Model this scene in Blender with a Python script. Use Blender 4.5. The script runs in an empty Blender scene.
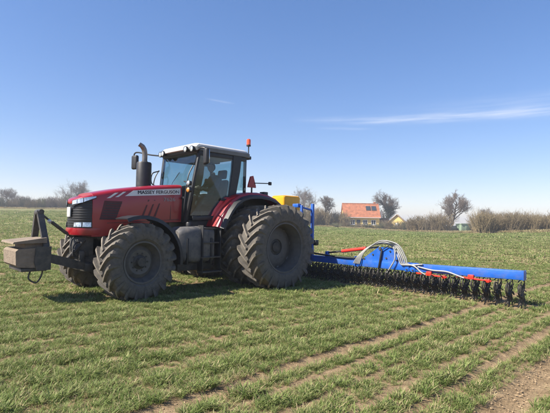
import bpy, bmesh, math, random
import numpy as np
from mathutils import Vector, Matrix
R = math.radians
random.seed(7); rng = np.random.default_rng(7)
sc = bpy.context.scene
C = sc.collection

# ------------------------------------------------------------------ camera, sky, sun, exposure
CAM = Vector((6.661, 8.440, 1.464)); YAW = R(-134.059); PITCH = R(2.008); ROLL = R(1.023); FPX = 430.0
cd = bpy.data.cameras.new('camera'); cam = bpy.data.objects.new('camera', cd); C.objects.link(cam)
cd.sensor_width = 36; cd.lens = 36*FPX/550; cd.clip_start = .05; cd.clip_end = 4000
cam.matrix_world = Matrix.Translation(CAM) @ Matrix.Rotation(YAW-R(90), 4, 'Z') @ Matrix.Rotation(R(90)+PITCH, 4, 'X') @ Matrix.Rotation(ROLL, 4, 'Z'); sc.camera = cam
FW = Vector((math.cos(YAW), math.sin(YAW), 0)); RT = Vector((math.sin(YAW), -math.cos(YAW), 0))

SUN_EL = R(44); sunh = (-RT - .38*FW).normalized()
SUN_ROT = math.atan2(sunh.x, sunh.y)
sdir = Vector((sunh.x*math.cos(SUN_EL), sunh.y*math.cos(SUN_EL), math.sin(SUN_EL)))
sl = bpy.data.lights.new('sun', 'SUN'); so = bpy.data.objects.new('sun', sl); C.objects.link(so)
sl.energy = 5.0; sl.angle = R(.55); sl.color = (1, .93, .82)
so.rotation_euler = sdir.to_track_quat('Z', 'Y').to_euler(); so.location = (0, 0, 30)

w = bpy.data.worlds.new('World'); sc.world = w; w.use_nodes = True
def build_world():
    nt = w.node_tree; N = nt.nodes; L = nt.links; N.clear()
    out = N.new('ShaderNodeOutputWorld'); bg = N.new('ShaderNodeBackground'); bg.inputs[1].default_value = .078
    sky = N.new('ShaderNodeTexSky'); sky.sky_type = 'NISHITA'; sky.sun_disc = False
    sky.sun_elevation = SUN_EL; sky.sun_rotation = SUN_ROT; sky.air_density = 1.0; sky.dust_density = .25; sky.ozone_density = 3.0
    sky.altitude = 40
    tc = N.new('ShaderNodeTexCoord'); sp = N.new('ShaderNodeSeparateXYZ'); L.new(tc.outputs['Generated'], sp.inputs[0])
    def m(op, a, b=None, c=None, clamp=False):
        n = N.new('ShaderNodeMath'); n.operation = op; n.use_clamp = clamp
        for i, v in enumerate((a, b, c)):
            if v is None: continue
            if isinstance(v, (int, float)): n.inputs[i].default_value = v
            else: L.new(v, n.inputs[i])
        return n.outputs[0]
    x, y, z = sp.outputs
    el = m('MULTIPLY', m('ARCSINE', z), 180/math.pi)
    az = m('MULTIPLY', m('ARCTAN2', y, x), 180/math.pi)                 # compass bearing in degrees
    az = m('SUBTRACT', math.degrees(YAW), az)                            # bearing counted from the heading of the furrows' far side
    co = N.new('ShaderNodeCombineXYZ'); L.new(az, co.inputs[0]); L.new(el, co.inputs[1])
    def noise(sx, sy, scale, detail=5):
        mp = N.new('ShaderNodeMapping'); mp.inputs['Scale'].default_value = (sx, sy, 1); L.new(co.outputs[0], mp.inputs[0])
        n = N.new('ShaderNodeTexNoise'); n.inputs['Scale'].default_value = scale; n.inputs['Detail'].default_value = detail
        L.new(mp.outputs[0], n.inputs['Vector']); return n.outputs['Fac']
    def band(e0, slope, width, a0, a1, fade, amount, wob=.5, wgrow=0.0):
        n1 = noise(.10, .5, 1.0); n2 = noise(.16, 2.6, 1.0, 8)
        line = m('ADD', m('MULTIPLY', az, slope), e0)
        d = m('SUBTRACT', m('SUBTRACT', el, line), m('MULTIPLY', m('SUBTRACT', n1, .5), wob))
        wd = m('ADD', m('MULTIPLY', az, wgrow), width)
        d = m('DIVIDE', d, wd)
        g = m('POWER', 2.718, m('MULTIPLY', m('MULTIPLY', d, d), -1.0))
        i = m('MULTIPLY', m('DIVIDE', m('SUBTRACT', az, a0), fade, clamp=True), m('DIVIDE', m('SUBTRACT', a1, az), fade, clamp=True))
        t = m('MULTIPLY', m('SUBTRACT', n2, .22, clamp=True), 2.0, clamp=True)
        return m('MULTIPLY', m('MULTIPLY', m('MULTIPLY', g, i), t), amount)
    c = band(13.5, -.017, .30, 1.5, 75, 14, .54, .5, .008)
    c = m('ADD', c, band(14.8, -.02, .75, 12, 75, 18, .16, .9))
    c = m('ADD', c, band(12.45, -.02, .16, 5.0, 13, 3, .22, .3))
    c = m('ADD', c, band(14.69, -.11, .09, -9.8, -5.4, 1.6, .30, .12), clamp=True)
    mix = N.new('ShaderNodeMixRGB'); hs = N.new('ShaderNodeHueSaturation'); hs.inputs['Saturation'].default_value = 1.36; hs.inputs['Value'].default_value = 1.58; tn = N.new('ShaderNodeMixRGB'); tn.blend_type = 'MULTIPLY'; tn.inputs[0].default_value = 1; tn.inputs[2].default_value = (1.06, .977, 1.05, 1); gm = N.new('ShaderNodeGamma'); gm.inputs[1].default_value = .75; L.new(sky.outputs[0], gm.inputs[0]); L.new(gm.outputs[0], tn.inputs[1]); L.new(tn.outputs[0], hs.inputs['Color']); L.new(c, mix.inputs[0]); L.new(hs.outputs[0], mix.inputs[1]); mix.inputs[2].default_value = (6.6, 6.8, 7.4, 1)
    L.new(mix.outputs[0], bg.inputs[0]); L.new(bg.outputs[0], out.inputs[0])
build_world()
sc.view_settings.view_transform = 'Standard'; sc.view_settings.look = 'None'
sc.view_settings.exposure = 1.0; sc.view_settings.gamma = 1.0
sc.render.engine = 'CYCLES'
sc.cycles.max_bounces = 8; sc.cycles.transparent_max_bounces = 24; sc.cycles.volume_bounces = 0

# ------------------------------------------------------------------ materials
MATS = {}
def mat(name, col, rough=.6, metal=0.0, var=.25, scale=6.0, col2=None, bump=0.0, bscale=40.0, coat=0.0, dust=0.0, dustcol=(.20, .16, .11), spec=.5):
    """principled material; colour varied by noise, optional dust in noisy patches that sits mostly on upward faces"""
    m = bpy.data.materials.new(name); m.use_nodes = True; nt = m.node_tree; N = nt.nodes; L = nt.links
    b = N['Principled BSDF']; b.inputs['Roughness'].default_value = rough; b.inputs['Metallic'].default_value = metal
    b.inputs['Specular IOR Level'].default_value = spec
    if coat: b.inputs['Coat Weight'].default_value = coat; b.inputs['Coat Roughness'].default_value = .16
    tc = N.new('ShaderNodeTexCoord')
    n = N.new('ShaderNodeTexNoise'); n.inputs['Scale'].default_value = scale; n.inputs['Detail'].default_value = 6; n.inputs['Roughness'].default_value = .65
    L.new(tc.outputs['Object'], n.inputs['Vector'])
    cr = N.new('ShaderNodeValToRGB'); cr.color_ramp.elements[0].position = .3; cr.color_ramp.elements[1].position = .7
    a = col2 or tuple(min(1, c*(1-var)) for c in col); d = tuple(min(1, c*(1+var)) for c in col)
    cr.color_ramp.elements[0].color = (*a, 1); cr.color_ramp.elements[1].color = (*d, 1)
    L.new(n.outputs['Fac'], cr.inputs[0]); last = cr.outputs[0]
    if dust:
        n2 = N.new('ShaderNodeTexNoise'); n2.inputs['Scale'].default_value = scale*.7+2; n2.inputs['Detail'].default_value = 8; n2.inputs['Roughness'].default_value = .7
        L.new(tc.outputs['Object'], n2.inputs['Vector'])
        r2 = N.new('ShaderNodeValToRGB'); r2.color_ramp.elements[0].position = .62-.35*dust; r2.color_ramp.elements[1].position = .85-.25*dust
        r2.color_ramp.elements[1].color = (dust, dust, dust, 1)
        L.new(n2.outputs['Fac'], r2.inputs[0])
        mx = N.new('ShaderNodeMixRGB'); L.new(r2.outputs[0], mx.inputs[0]); L.new(last, mx.inputs[1]); mx.inputs[2].default_value = (*dustcol, 1); last = mx.outputs[0]
        mr = N.new('ShaderNodeMapRange'); mr.inputs['To Min'].default_value = rough; mr.inputs['To Max'].default_value = max(rough, .9)
        L.new(r2.outputs[0], mr.inputs['Value']); L.new(mr.outputs[0], b.inputs['Roughness'])
    L.new(last, b.inputs['Base Color'])
    if bump:
        n3 = N.new('ShaderNodeTexNoise'); n3.inputs['Scale'].default_value = bscale; n3.inputs['Detail'].default_value = 5
        L.new(tc.outputs['Object'], n3.inputs['Vector'])
        bp = N.new('ShaderNodeBump'); bp.inputs['Strength'].default_value = bump; bp.inputs['Distance'].default_value = .02
        L.new(n3.outputs['Fac'], bp.inputs['Height']); L.new(bp.outputs[0], b.inputs['Normal'])
    MATS[name] = m; return m
mat('red_paint', (.29, .004, .011), .34, 0, .08, 3, coat=.5, dust=.14, dustcol=(.13, .06, .045))
mat('red_mesh', (.075, .004, .008), .5, 0, .2, 20)
mat('red_metal', (.62, .03, .015), .4, 0, .12, 6, dust=.2)
mat('black_plastic', (.016, .016, .018), .5, 0, .3, 8, dust=.22, dustcol=(.10, .09, .075))
mat('cast_iron', (.030, .029, .028), .6, 0, .35, 9, dust=.6, dustcol=(.13, .11, .085), bump=.3)
mat('frame_steel', (.035, .034, .034), .5, 0, .3, 9, dust=.55, dustcol=(.15, .125, .095), bump=.2)
mat('tyre_rubber', (.085, .077, .066), .8, 0, .35, 14, dust=.65, dustcol=(.155, .132, .105), bump=.4, bscale=90)
mat('tyre_tread', (.105, .092, .075), .85, 0, .3, 11, dust=.8, dustcol=(.27, .23, .18), bump=.4, bscale=70)
mat('rim_paint', (.085, .082, .078), .55, .0, .25, 9, dust=.6, dustcol=(.12, .10, .08))
mat('roof_white', (.55, .55, .54), .45, 0, .08, 4, dust=.25, dustcol=(.42, .39, .34))
mat('roof_grey', (.12, .13, .14), .5, 0, .12, 4, dust=.2, dustcol=(.3, .28, .25))
mat('stripe_silver', (.55, .56, .58), .35, .3, .06, 5)
mat('decal_dark', (.01, .012, .03), .5, 0, .1)
mat('decal_pale', (.30, .20, .20), .5, 0, .1)
mat('tank_grey', (.075, .075, .078), .55, 0, .2, 6, dust=.6, dustcol=(.24, .21, .175))
mat('grille_mesh', (.010, .010, .011), .45, 0, .3, 20)
mat('lens', (.62, .66, .70), .08, .5, .45, 28, coat=1.0)
mat('lens_amber', (.80, .30, .05), .15, 0, .1, 20, coat=1.0)
mat('lens_orange', (.85, .10, .02), .15, 0, .1, 20, coat=1.0)
mat('lens_red', (.30, .008, .012), .3, 0, .15, 20)
mat('plate_white', (.55, .55, .53), .5, 0, .05)
mat('exhaust_black', (.022, .023, .026), .5, .2, .25, 9, dust=.25)
mat('exhaust_steel', (.20, .18, .165), .4, .7, .3, 12)
mat('mirror_glass', (.75, .8, .85), .03, 1.0, .02)
mat('seat_fabric', (.022, .024, .028), .9, 0, .2)
mat('concrete', (.215, .165, .12), .9, 0, .28, 7, dust=.5, dustcol=(.20, .16, .12), bump=.7, bscale=24)
mat('blue_paint', (.010, .105, .47), .42, 0, .16, 4, coat=.25, dust=.42, dustcol=(.15, .135, .115), bump=.1, bscale=30)
mat('yellow_plastic', (.80, .37, .010), .45, 0, .08, 4)
mat('tine_steel', (.022, .022, .022), .55, .2, .35, 20, dust=.55, dustcol=(.13, .10, .075))
mat('hose_grey', (.30, .30, .29), .5, 0, .12, 12, dust=.3)
mat('hose_black', (.012, .012, .013), .5, 0, .2)
mat('chrome', (.7, .7, .7), .15, 1.0, .05)
mat('jacket', (.008, .010, .016), .85, 0, .2, 12)
mat('trousers', (.020, .022, .028), .85, 0, .2, 12)
mat('skin', (.45, .27, .20), .5, 0, .08, 20)
mat('hair', (.045, .03, .02), .7, 0, .3, 40)
mat('bark', (.13, .105, .085), .9, 0, .3, 1.5)
mat('twig_grey', (.17, .135, .11), .9, 0, .25, .7)
mat('twig_brown', (.22, .165, .10), .9, 0, .28, .6, col2=(.12, .10, .06))
mat('twig_tan', (.30, .23, .13), .9, 0, .25, .6, col2=(.15, .12, .07))
mat('twig_olive', (.135, .125, .065), .9, 0, .3, .6, col2=(.075, .08, .045))
mat('ivy', (.03, .045, .018), .6, 0, .4, 1.2)
mat('roof_tile', (.34, .125, .062), .85, 0, .38, 1.2, bump=.5, bscale=4)
mat('roof_tile_faded', (.46, .30, .17), .85, 0, .2, 3)
mat('render_yellow', (.72, .54, .20), .9, 0, .10, 2)
mat('trim_white', (.72, .72, .70), .6, 0, .05)
mat('trim_dark', (.05, .045, .04), .6, 0, .1)
mat('window_glass', (.035, .045, .06), .08, 0, .2, 3)
mat('brick', (.30, .14, .09), .9, 0, .2, 5)
mat('shed_green', (.22, .30, .20), .6, 0, .10, 2)
mat('tarp_dark', (.030, .035, .030), .5, 0, .3, 2)
mat('clod', (.36, .255, .15), .95, 0, .3, 30, bump=.6)
def glass_mat(name, tint, gloss):
    m = bpy.data.materials.new(name); m.use_nodes = True; nt = m.node_tree; N = nt.nodes; L = nt.links; N.clear()
    o = N.new('ShaderNodeOutputMaterial'); t = N.new('ShaderNodeBsdfTransparent'); t.inputs[0].default_value = (*tint, 1)
    g = N.new('ShaderNodeBsdfGlossy'); g.inputs['Roughness'].default_value = .02; g.inputs[0].default_value = (.95, .97, 1, 1)
    lw = N.new('ShaderNodeLayerWeight'); lw.inputs[0].default_value = .5; pw = N.new('ShaderNodeMath'); pw.operation = 'POWER'; pw.inputs[1].default_value = 5; L.new(lw.outputs['Facing'], pw.inputs[0]); fr = N.new('ShaderNodeMapRange'); fr.inputs[3].default_value = gloss; fr.inputs[4].default_value = 1.0; L.new(pw.outputs[0], fr.inputs[0])
    d = N.new('ShaderNodeBsdfDiffuse'); d.inputs[0].default_value = (.35, .33, .28, 1)
    n = N.new('ShaderNodeTexNoise'); n.inputs['Scale'].default_value = 7; n.inputs['Detail'].default_value = 8
    tc = N.new('ShaderNodeTexCoord'); L.new(tc.outputs['Object'], n.inputs['Vector'])
    mr = N.new('ShaderNodeMapRange'); mr.inputs[1].default_value = .45; mr.inputs[2].default_value = .8; mr.inputs[3].default_value = .004; mr.inputs[4].default_value = .035
    L.new(n.outputs['Fac'], mr.inputs[0])
    a = N.new('ShaderNodeMixShader'); L.new(fr.outputs[0], a.inputs[0]); L.new(t.outputs[0], a.inputs[1]); L.new(g.outputs[0], a.inputs[2])
    b = N.new('ShaderNodeMixShader'); L.new(mr.outputs[0], b.inputs[0]); L.new(a.outputs[0], b.inputs[1]); L.new(d.outputs[0], b.inputs[2])
    L.new(b.outputs[0], o.inputs[0]); MATS[name] = m
glass_mat('cab_glass', (.82, .93, .94), .035); glass_mat('side_glass', (.60, .70, .73), .05)

# ------------------------------------------------------------------ mesh helpers
class MB:
    """collects faces; build() links them as ONE mesh object"""
    def __init__(s): s.v = []; s.f = []
    def add(s, vs, fs):
        o = len(s.v); s.v += [tuple(p) for p in vs]; s.f += [tuple(i+o for i in f) for f in fs]; return s
    def bm(s, b, M=None):
        b.verts.index_update(); vs = [(M @ v.co) if M else v.co.copy() for v in b.verts]
        s.add(vs, [[v.index for v in f.verts] for f in b.faces]); b.free(); return s
    def box(s, lo, hi, bev=.0, M=None, seg=2):
        b = bmesh.new(); bmesh.ops.create_cube(b, size=1)
        for v in b.verts: v.co = Vector([(lo[i]+hi[i])/2 + v.co[i]*(hi[i]-lo[i]) for i in range(3)])
        if bev: bmesh.ops.bevel(b, geom=b.edges[:], offset=bev, segments=seg, affect='EDGES', profile=.5)
        return s.bm(b, M)
    def beam(s, p, q, a, b_, bev=.0, up=(0, 0, 1)):
        """box from p to q, section a (side) x b_ (along up)"""
        p = Vector(p); q = Vector(q); d = (q-p); l = d.length; z = d.normalized(); upv = Vector(up)
        x = upv.cross(z)
        if x.length < 1e-4: x = Vector((1, 0, 0)).cross(z)
        x.normalize(); y = z.cross(x)
        M = Matrix(((x.x, y.x, z.x, p.x), (x.y, y.y, z.y, p.y), (x.z, y.z, z.z, p.z), (0, 0, 0, 1)))
        return s.box((-a/2, -b_/2, 0), (a/2, b_/2, l), bev, M)
    def tube(s, pts, r, n=8, cap=True):
        pts = [Vector(p) for p in pts]; rs = r if isinstance(r, (list, tuple)) else [r]*len(pts)
        o = len(s.v); t0 = (pts[1]-pts[0]).normalized(); x = t0.orthogonal().normalized()
        for i, p in enumerate(pts):
            t = (pts[min(i+1, len(pts)-1)]-pts[max(i-1, 0)]).normalized()
            x = (x - t*x.dot(t)); x = x.normalized() if x.length > 1e-6 else t.orthogonal().normalized(); y = t.cross(x)
            for k in range(n):
                a = 2*math.pi*k/n; s.v.append(tuple(p + (x*math.cos(a)+y*math.sin(a))*rs[i]))
        for i in range(len(pts)-1):
            for k in range(n):
                k2 = (k+1) % n; s.f.append((o+i*n+k, o+i*n+k2, o+(i+1)*n+k2, o+(i+1)*n+k))
        if cap:
            s.f.append(tuple(o+k for k in reversed(range(n)))); s.f.append(tuple(o+(len(pts)-1)*n+k for k in range(n)))
        return s
    def lathe(s, prof, n=32, axis='Y', c=(0, 0, 0)):
        """prof: (radius, along-axis) closed ring if first == last"""
        o = len(s.v)
        for k in range(n):
            a = 2*math.pi*k/n; ca, sa = math.cos(a), math.sin(a)
            for r, h in prof:
                p = (r*sa, h, r*ca) if axis == 'Y' else ((r*ca, r*sa, h) if axis == 'Z' else (h, r*ca, r*sa))
                s.v.append((p[0]+c[0], p[1]+c[1], p[2]+c[2]))
        m = len(prof)
        for k in range(n):
            k2 = (k+1) % n
            for i in range(m-1): s.f.append((o+k*m+i, o+k*m+i+1, o+k2*m+i+1, o+k2*m+i))
        return s
    def prism(s, poly, h0, h1, axis='Y'):
        """polygon extruded along an axis. poly pairs are (x,z) for Y, (x,y) for Z, (y,z) for X"""
        n = len(poly)
        def P(p, h): return (p[0], h, p[1]) if axis == 'Y' else ((p[0], p[1], h) if axis == 'Z' else (h, p[0], p[1]))
        return s.add([P(p, h0) for p in poly]+[P(p, h1) for p in poly],
                     [tuple(range(n)), tuple(reversed(range(n, 2*n)))]+[(i, i+n, (i+1) % n+n, (i+1) % n) for i in range(n)])
    def loft(s, secs, closed=False, cap=True):
        o = len(s.v); n = len(secs[0])
        for sec in secs: s.v += [tuple(p) for p in sec]
        for i in range(len(secs)-1):
            for k in range(n if closed else n-1):
                k2 = (k+1) % n; s.f.append((o+i*n+k, o+i*n+k2, o+(i+1)*n+k2, o+(i+1)*n+k))
        if cap: s.f.append(tuple(o+k for k in reversed(range(n)))); s.f.append(tuple(o+(len(secs)-1)*n+k for k in range(n)))
        return s
    def panel(s, quad, th):
        """thin slab from four corners, thickness along its normal"""
        q = [Vector(p) for p in quad]; nrm = (q[1]-q[0]).cross(q[3]-q[0]).normalized()*th/2; n = len(q)
        return s.add([p-nrm for p in q]+[p+nrm for p in q], [tuple(reversed(range(n))), tuple(range(n, 2*n))]+[(i, (i+1) % n, (i+1) % n+n, i+n) for i in range(n)])
    def mesh(s, name, m, smooth=35, fix=True):
        me = bpy.data.meshes.new(name); me.from_pydata(s.v, [], s.f)
        if fix:
            b = bmesh.new(); b.from_mesh(me); bmesh.ops.recalc_face_normals(b, faces=b.faces[:]); b.to_mesh(me); b.free()
        if m: me.materials.append(MATS[m])
        if smooth:
            me.shade_smooth(); me.set_sharp_from_angle(angle=R(smooth))
        me.update(); return me
    def build(s, name, m, parent=None, smooth=35, loc=None, fix=True):
        return link(name, s.mesh(name, m, smooth, fix), parent, loc)
def link(name, me, parent=None, loc=None):
    o = bpy.data.objects.new(name, me); C.objects.link(o)
    if parent: o.parent = parent
    if loc is not None: o.location = loc
    return o
def tag(o, label=None, cat=None, group=None, kind=None):
    if label: o['label'] = label
    if cat: o['category'] = cat
    if group: o['group'] = group
    if kind: o['kind'] = kind
    return o
def empty(name, loc=(0, 0, 0), parent=None):
    o = bpy.data.objects.new(name, None); o.empty_display_size = .2; C.objects.link(o); o.location = loc
    if parent: o.parent = parent
    return o
def bez(pts, n=10):
    """Catmull-Rom through points"""
    P = [Vector(p) for p in pts]; P = [P[0]*2-P[1]]+P+[P[-1]*2-P[-2]]; out = []
    for i in range(1, len(P)-2):
        for k in range(n):
            t = k/n; a, b, c, d = P[i-1:i+3]
            out.append(.5*((2*b)+(c-a)*t+(2*a-5*b+4*c-d)*t*t+(3*b-a-3*c+d)*t**3))
    out.append(P[-2]); return out
def text_mesh(body, size, m, extrude=.002):
    cu = bpy.data.curves.new('lettering', 'FONT'); cu.body = body; cu.size = size; cu.extrude = extrude; cu.align_x = 'LEFT'; cu.resolution_u = 3
    o = bpy.data.objects.new('lettering', cu); C.objects.link(o)
    dg = bpy.context.evaluated_depsgraph_get(); me = bpy.data.meshes.new_from_object(o.evaluated_get(dg))
    bpy.data.objects.remove(o); V = [v.co.copy() for v in me.vertices]; F = [tuple(p.vertices) for p in me.polygons]; bpy.data.meshes.remove(me); b = MB()
    for i, (dx, dy) in enumerate(((0, 0), (.03, 0), (.06, 0), (.03, .02), (.03, -.02))): b.add([(v.x*1.04+dx*size, v.y+dy*size, v.z+.0002*i) for v in V], F)   # bold strokes
    return b.mesh('lettering', m, 0, False)

# ------------------------------------------------------------------ terrain
# field edge: bearing (as column of the photograph), its height in the picture, distance along the heading
EDGE = [(-260, 208, 118), (0, 208, 118), (110, 209.5, 118), (200, 218, 118), (317, 226.3, 116), (400, 231.5, 104), (445, 232.6, 92), (480, 232.8, 70), (550, 232, 62), (900, 231, 62)]
_ang = np.array([math.atan((e[0]-275)/FPX) for e in EDGE]); _D = np.array([e[2]/math.cos(a) for e, a in zip(EDGE, _ang)])
_Z = np.array([CAM.z-(e[1]-221.58-(min(max(e[0], 0), 550)-275)*.01785)/FPX*e[2] for e in EDGE])
def edge_at(a): return np.interp(a, _ang, _D), np.interp(a, _ang, _Z)
def polar(x, y):
    dx = np.asarray(x)-CAM.x; dy = np.asarray(y)-CAM.y
    f = dx*FW.x+dy*FW.y; r = dx*RT.x+dy*RT.y
    return np.hypot(dx, dy), np.arctan2(r, f)
def ground_z(x, y):
    r, a = polar(x, y); D, Z = edge_at(np.clip(a, -1.4, 1.4))
    back = np.clip((2.6-np.abs(a))/1.1, 0, 1)                             # behind the photographer the field is level
    t = np.clip((r-17)/(D-17), 0, 1)
    rel = .012*np.sin(x*.9+y*2.1)*np.sin(x*.31-y*.7)+.05*np.sin(x*.07+1)*np.sin(y*.09)*np.clip((r-15)/30, 0, 1)
    return Z*back*t**1.25+rel
def at(px, depth):
    p = CAM+FW*depth+RT*((px-275)/FPX*depth); return Vector((p.x, p.y, float(ground_z(p.x, p.y))))

def ground_material():
    m = bpy.data.materials.new('field_soil'); m.use_nodes = True; nt = m.node_tree; N = nt.nodes; L = nt.links
    b = N['Principled BSDF']; b.inputs['Roughness'].default_value = .95; b.inputs['Specular IOR Level'].default_value = .15
    g = N.new('ShaderNodeNewGeometry'); P = g.outputs['Position']
    def nz(scale, sx=1, sy=1, detail=6, rough=.6):
        mp = N.new('ShaderNodeMapping'); mp.inputs['Scale'].default_value = (sx, sy, 1); L.new(P, mp.inputs[0])
        n = N.new('ShaderNodeTexNoise'); n.inputs['Scale'].default_value = scale; n.inputs['Detail'].default_value = detail; n.inputs['Roughness'].default_value = rough
        L.new(mp.outputs[0], n.inputs['Vector']); return n.outputs['Fac']
    def ramp(f, a, b_, c0, c1):
        r = N.new('ShaderNodeValToRGB'); r.color_ramp.elements[0].position = a; r.color_ramp.elements[1].position = b_
        r.color_ramp.elements[0].color = (*c0, 1); r.color_ramp.elements[1].color = (*c1, 1); L.new(f, r.inputs[0]); return r.outputs[0]
    def mix(f, a, b_):
        x = N.new('ShaderNodeMixRGB')
        for i, v in enumerate((f, a, b_)):
            if isinstance(v, float): x.inputs[i].default_value = v
            elif isinstance(v, tuple): x.inputs[i].default_value = (*v, 1)
            else: L.new(v, x.inputs[i])
        return x.outputs[0]
    soil = ramp(nz(5, detail=9, rough=.7), .3, .72, (.235, .16, .086), (.50, .36, .21))
    fine = ramp(nz(45, detail=4), .35, .7, (.45, .45, .45), (1, 1, 1))
    mm = N.new('ShaderNodeMixRGB'); mm.blend_type = 'MULTIPLY'; mm.inputs[0].default_value = .8; L.new(soil, mm.inputs[1]); L.new(fine, mm.inputs[2]); soil = mm.outputs[0]
    crop = ramp(nz(1.3, .35, 1, 8, .7), .32, .7, (.105, .122, .036), (.205, .215, .080))
    streak = ramp(nz(.55, .06, 1.6, 6, .6), .50, .66, (0, 0, 0), (1, 1, 1))
    patch = ramp(nz(.05, 1, 1, 5, .6), .42, .66, (0, 0, 0), (.55, .55, .55))
    crop = mix(patch, crop, (.165, .155, .062))
    crop = mix(streak, crop, soil)
    at_ = N.new('ShaderNodeAttribute'); at_.attribute_name = 'crop'
    cover = at_.outputs['Fac']
    av = N.new('ShaderNodeAttribute'); av.attribute_name = 'verge'
    c = mix(cover, soil, crop)
    verge = ramp(nz(.8, detail=7), .35, .68, (.16, .135, .06), (.36, .28, .16))
    c = mix(av.outputs['Fac'], c, verge)
    L.new(c, b.inputs['Base Color'])
    bp = N.new('ShaderNodeBump'); bp.inputs['Strength'].default_value = .9; bp.inputs['Distance'].default_value = .05
    L.new(nz(9, detail=9, rough=.7), bp.inputs['Height']); L.new(bp.outputs[0], b.inputs['Normal'])
    MATS['field_soil'] = m
ground_material()
def make_ground():
    azs = np.concatenate([np.radians(np.arange(-48, 48, .4)), np.radians(np.arange(48, 312, 6.0))])
    rs = [0.8]
    while rs[-1] < 900: rs.append(rs[-1]*1.028+.02)
    rs = np.array(rs); A, Rr = np.meshgrid(azs, rs)
    X = CAM.x+Rr*(np.cos(A)*FW.x+np.sin(A)*RT.x); Y = CAM.y+Rr*(np.cos(A)*FW.y+np.sin(A)*RT.y)
    Z = ground_z(X, Y)
    # sink of drill furrows and wheelings near the camera
    fur = np.zeros_like(Z)
    for yc, wd, d in ((5.43, .11, .035), (6.78, .07, .03), (7.19, .17, .045), (-1.87, .2, .05)): fur += -d*np.exp(-((Y-yc)/wd)**2)
    Z = Z+fur*(Rr < 40)
    na, nr = len(azs), len(rs)
    vs = np.stack([X, Y, Z], -1).reshape(-1, 3); ctr = len(vs); vs = np.vstack([vs, [[CAM.x, CAM.y, float(ground_z(CAM.x, CAM.y))]]])
    fs = []
    for i in range(nr-1):
        for k in range(na):
            k2 = (k+1) % na; fs.append((i*na+k, (i+1)*na+k, (i+1)*na+k2, i*na+k2))
    fs += [(ctr, k, (k+1) % na) for k in range(na)]
    me = bpy.data.meshes.new('field'); me.from_pydata(vs.tolist(), [], fs); me.materials.append(MATS['field_soil'])
    r, a = polar(vs[:, 0], vs[:, 1]); a = np.where(np.abs(a) > 1.4, np.sign(a)*1.4, a); D, _ = edge_at(a)
    crop = np.clip((r-14)/26, 0, 1)*.92
    verge = np.clip((r-(D-3))/2.5, 0, 1)
    for nm, arr in (('crop', crop), ('verge', verge)):
        at_ = me.attributes.new(nm, 'FLOAT', 'POINT'); at_.data.foreach_set('value', arr.astype(np.float32))
    me.shade_smooth(); o = link('field', me); tag(o, kind='structure'); o['label'] = 'wide field of young green winter cereal in rows'
make_ground()

# ------------------------------------------------------------------ crop: instanced tufts
def leaf_mat(name, c0, c1, c2, trans=.35):
    m = bpy.data.materials.new(name); m.use_nodes = True; nt = m.node_tree; N = nt.nodes; L = nt.links; N.clear()
    o = N.new('ShaderNodeOutputMaterial'); oi = N.new('ShaderNodeObjectInfo')
    r = N.new('ShaderNodeValToRGB'); e = r.color_ramp.elements; e[0].color = (*c0, 1); e[0].position = 0; e[1].color = (*c2, 1); e[1].position = 1
    x = e.new(.6); x.color = (*c1, 1); x = e.new(.86); x.color = (*c1, 1); L.new(oi.outputs['Random'], r.inputs[0])
    d = N.new('ShaderNodeBsdfPrincipled'); d.inputs['Roughness'].default_value = .55; d.inputs['Specular IOR Level'].default_value = .18; L.new(r.outputs[0], d.inputs['Base Color'])
    t = N.new('ShaderNodeBsdfTranslucent'); L.new(r.outputs[0], t.inputs[0])
    mx = N.new('ShaderNodeMixShader'); mx.inputs[0].default_value = trans; L.new(d.outputs[0], mx.inputs[1]); L.new(t.outputs[0], mx.inputs[2]); L.new(mx.outputs[0], o.inputs[0]); MATS[name] = m
leaf_mat('crop_leaf', (.105, .158, .034), (.235, .285, .090), (.42, .42, .19))
leaf_mat('dry_leaf', (.33, .28, .14), (.46, .38, .21), (.26, .25, .11))
def tuft(nb, h, spread, wd, seed, m, pale=.16):
    """a plant: blades arching out of a crown, a few of them dry"""
    r = random.Random(seed); v = []; f = []; mi = []
    for _ in range(nb):
        a = r.random()*6.283; rad = r.random()**.5*spread; bx, by = math.cos(a)*rad, math.sin(a)*rad
        da = a+r.gauss(0, .9); hh = h*(.55+.75*r.random()); lean = (.25+1.0*r.random())*hh; w_ = wd*(.7+.6*r.random()); droop = r.uniform(.1, .5)
        px, py = -math.sin(da)*w_/2, math.cos(da)*w_/2; o = len(v)
        for t, ww in ((0, .75), (.4, 1), (.75, .75)):
            lx = lean*t**1.5; z = hh*(t-droop*t**3)-.006
            cx, cy = bx+math.cos(da)*lx, by+math.sin(da)*lx
            v += [(cx-px*ww, cy-py*ww, z), (cx+px*ww, cy+py*ww, z)]
        v.append((bx+math.cos(da)*lean*1.02, by+math.sin(da)*lean*1.02, hh*(1-droop*1.25)))
        f += [(o, o+1, o+3, o+2), (o+2, o+3, o+5, o+4), (o+4, o+5, o+6)]; mi += [1 if r.random() < pale else 0]*3
    me = bpy.data.meshes.new('tuft'); me.from_pydata(v, [], f); me.materials.append(MATS[m]); me.materials.append(MATS['dry_leaf']); me.polygons.foreach_set('material_index', mi); me.shade_smooth(); return me
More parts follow.
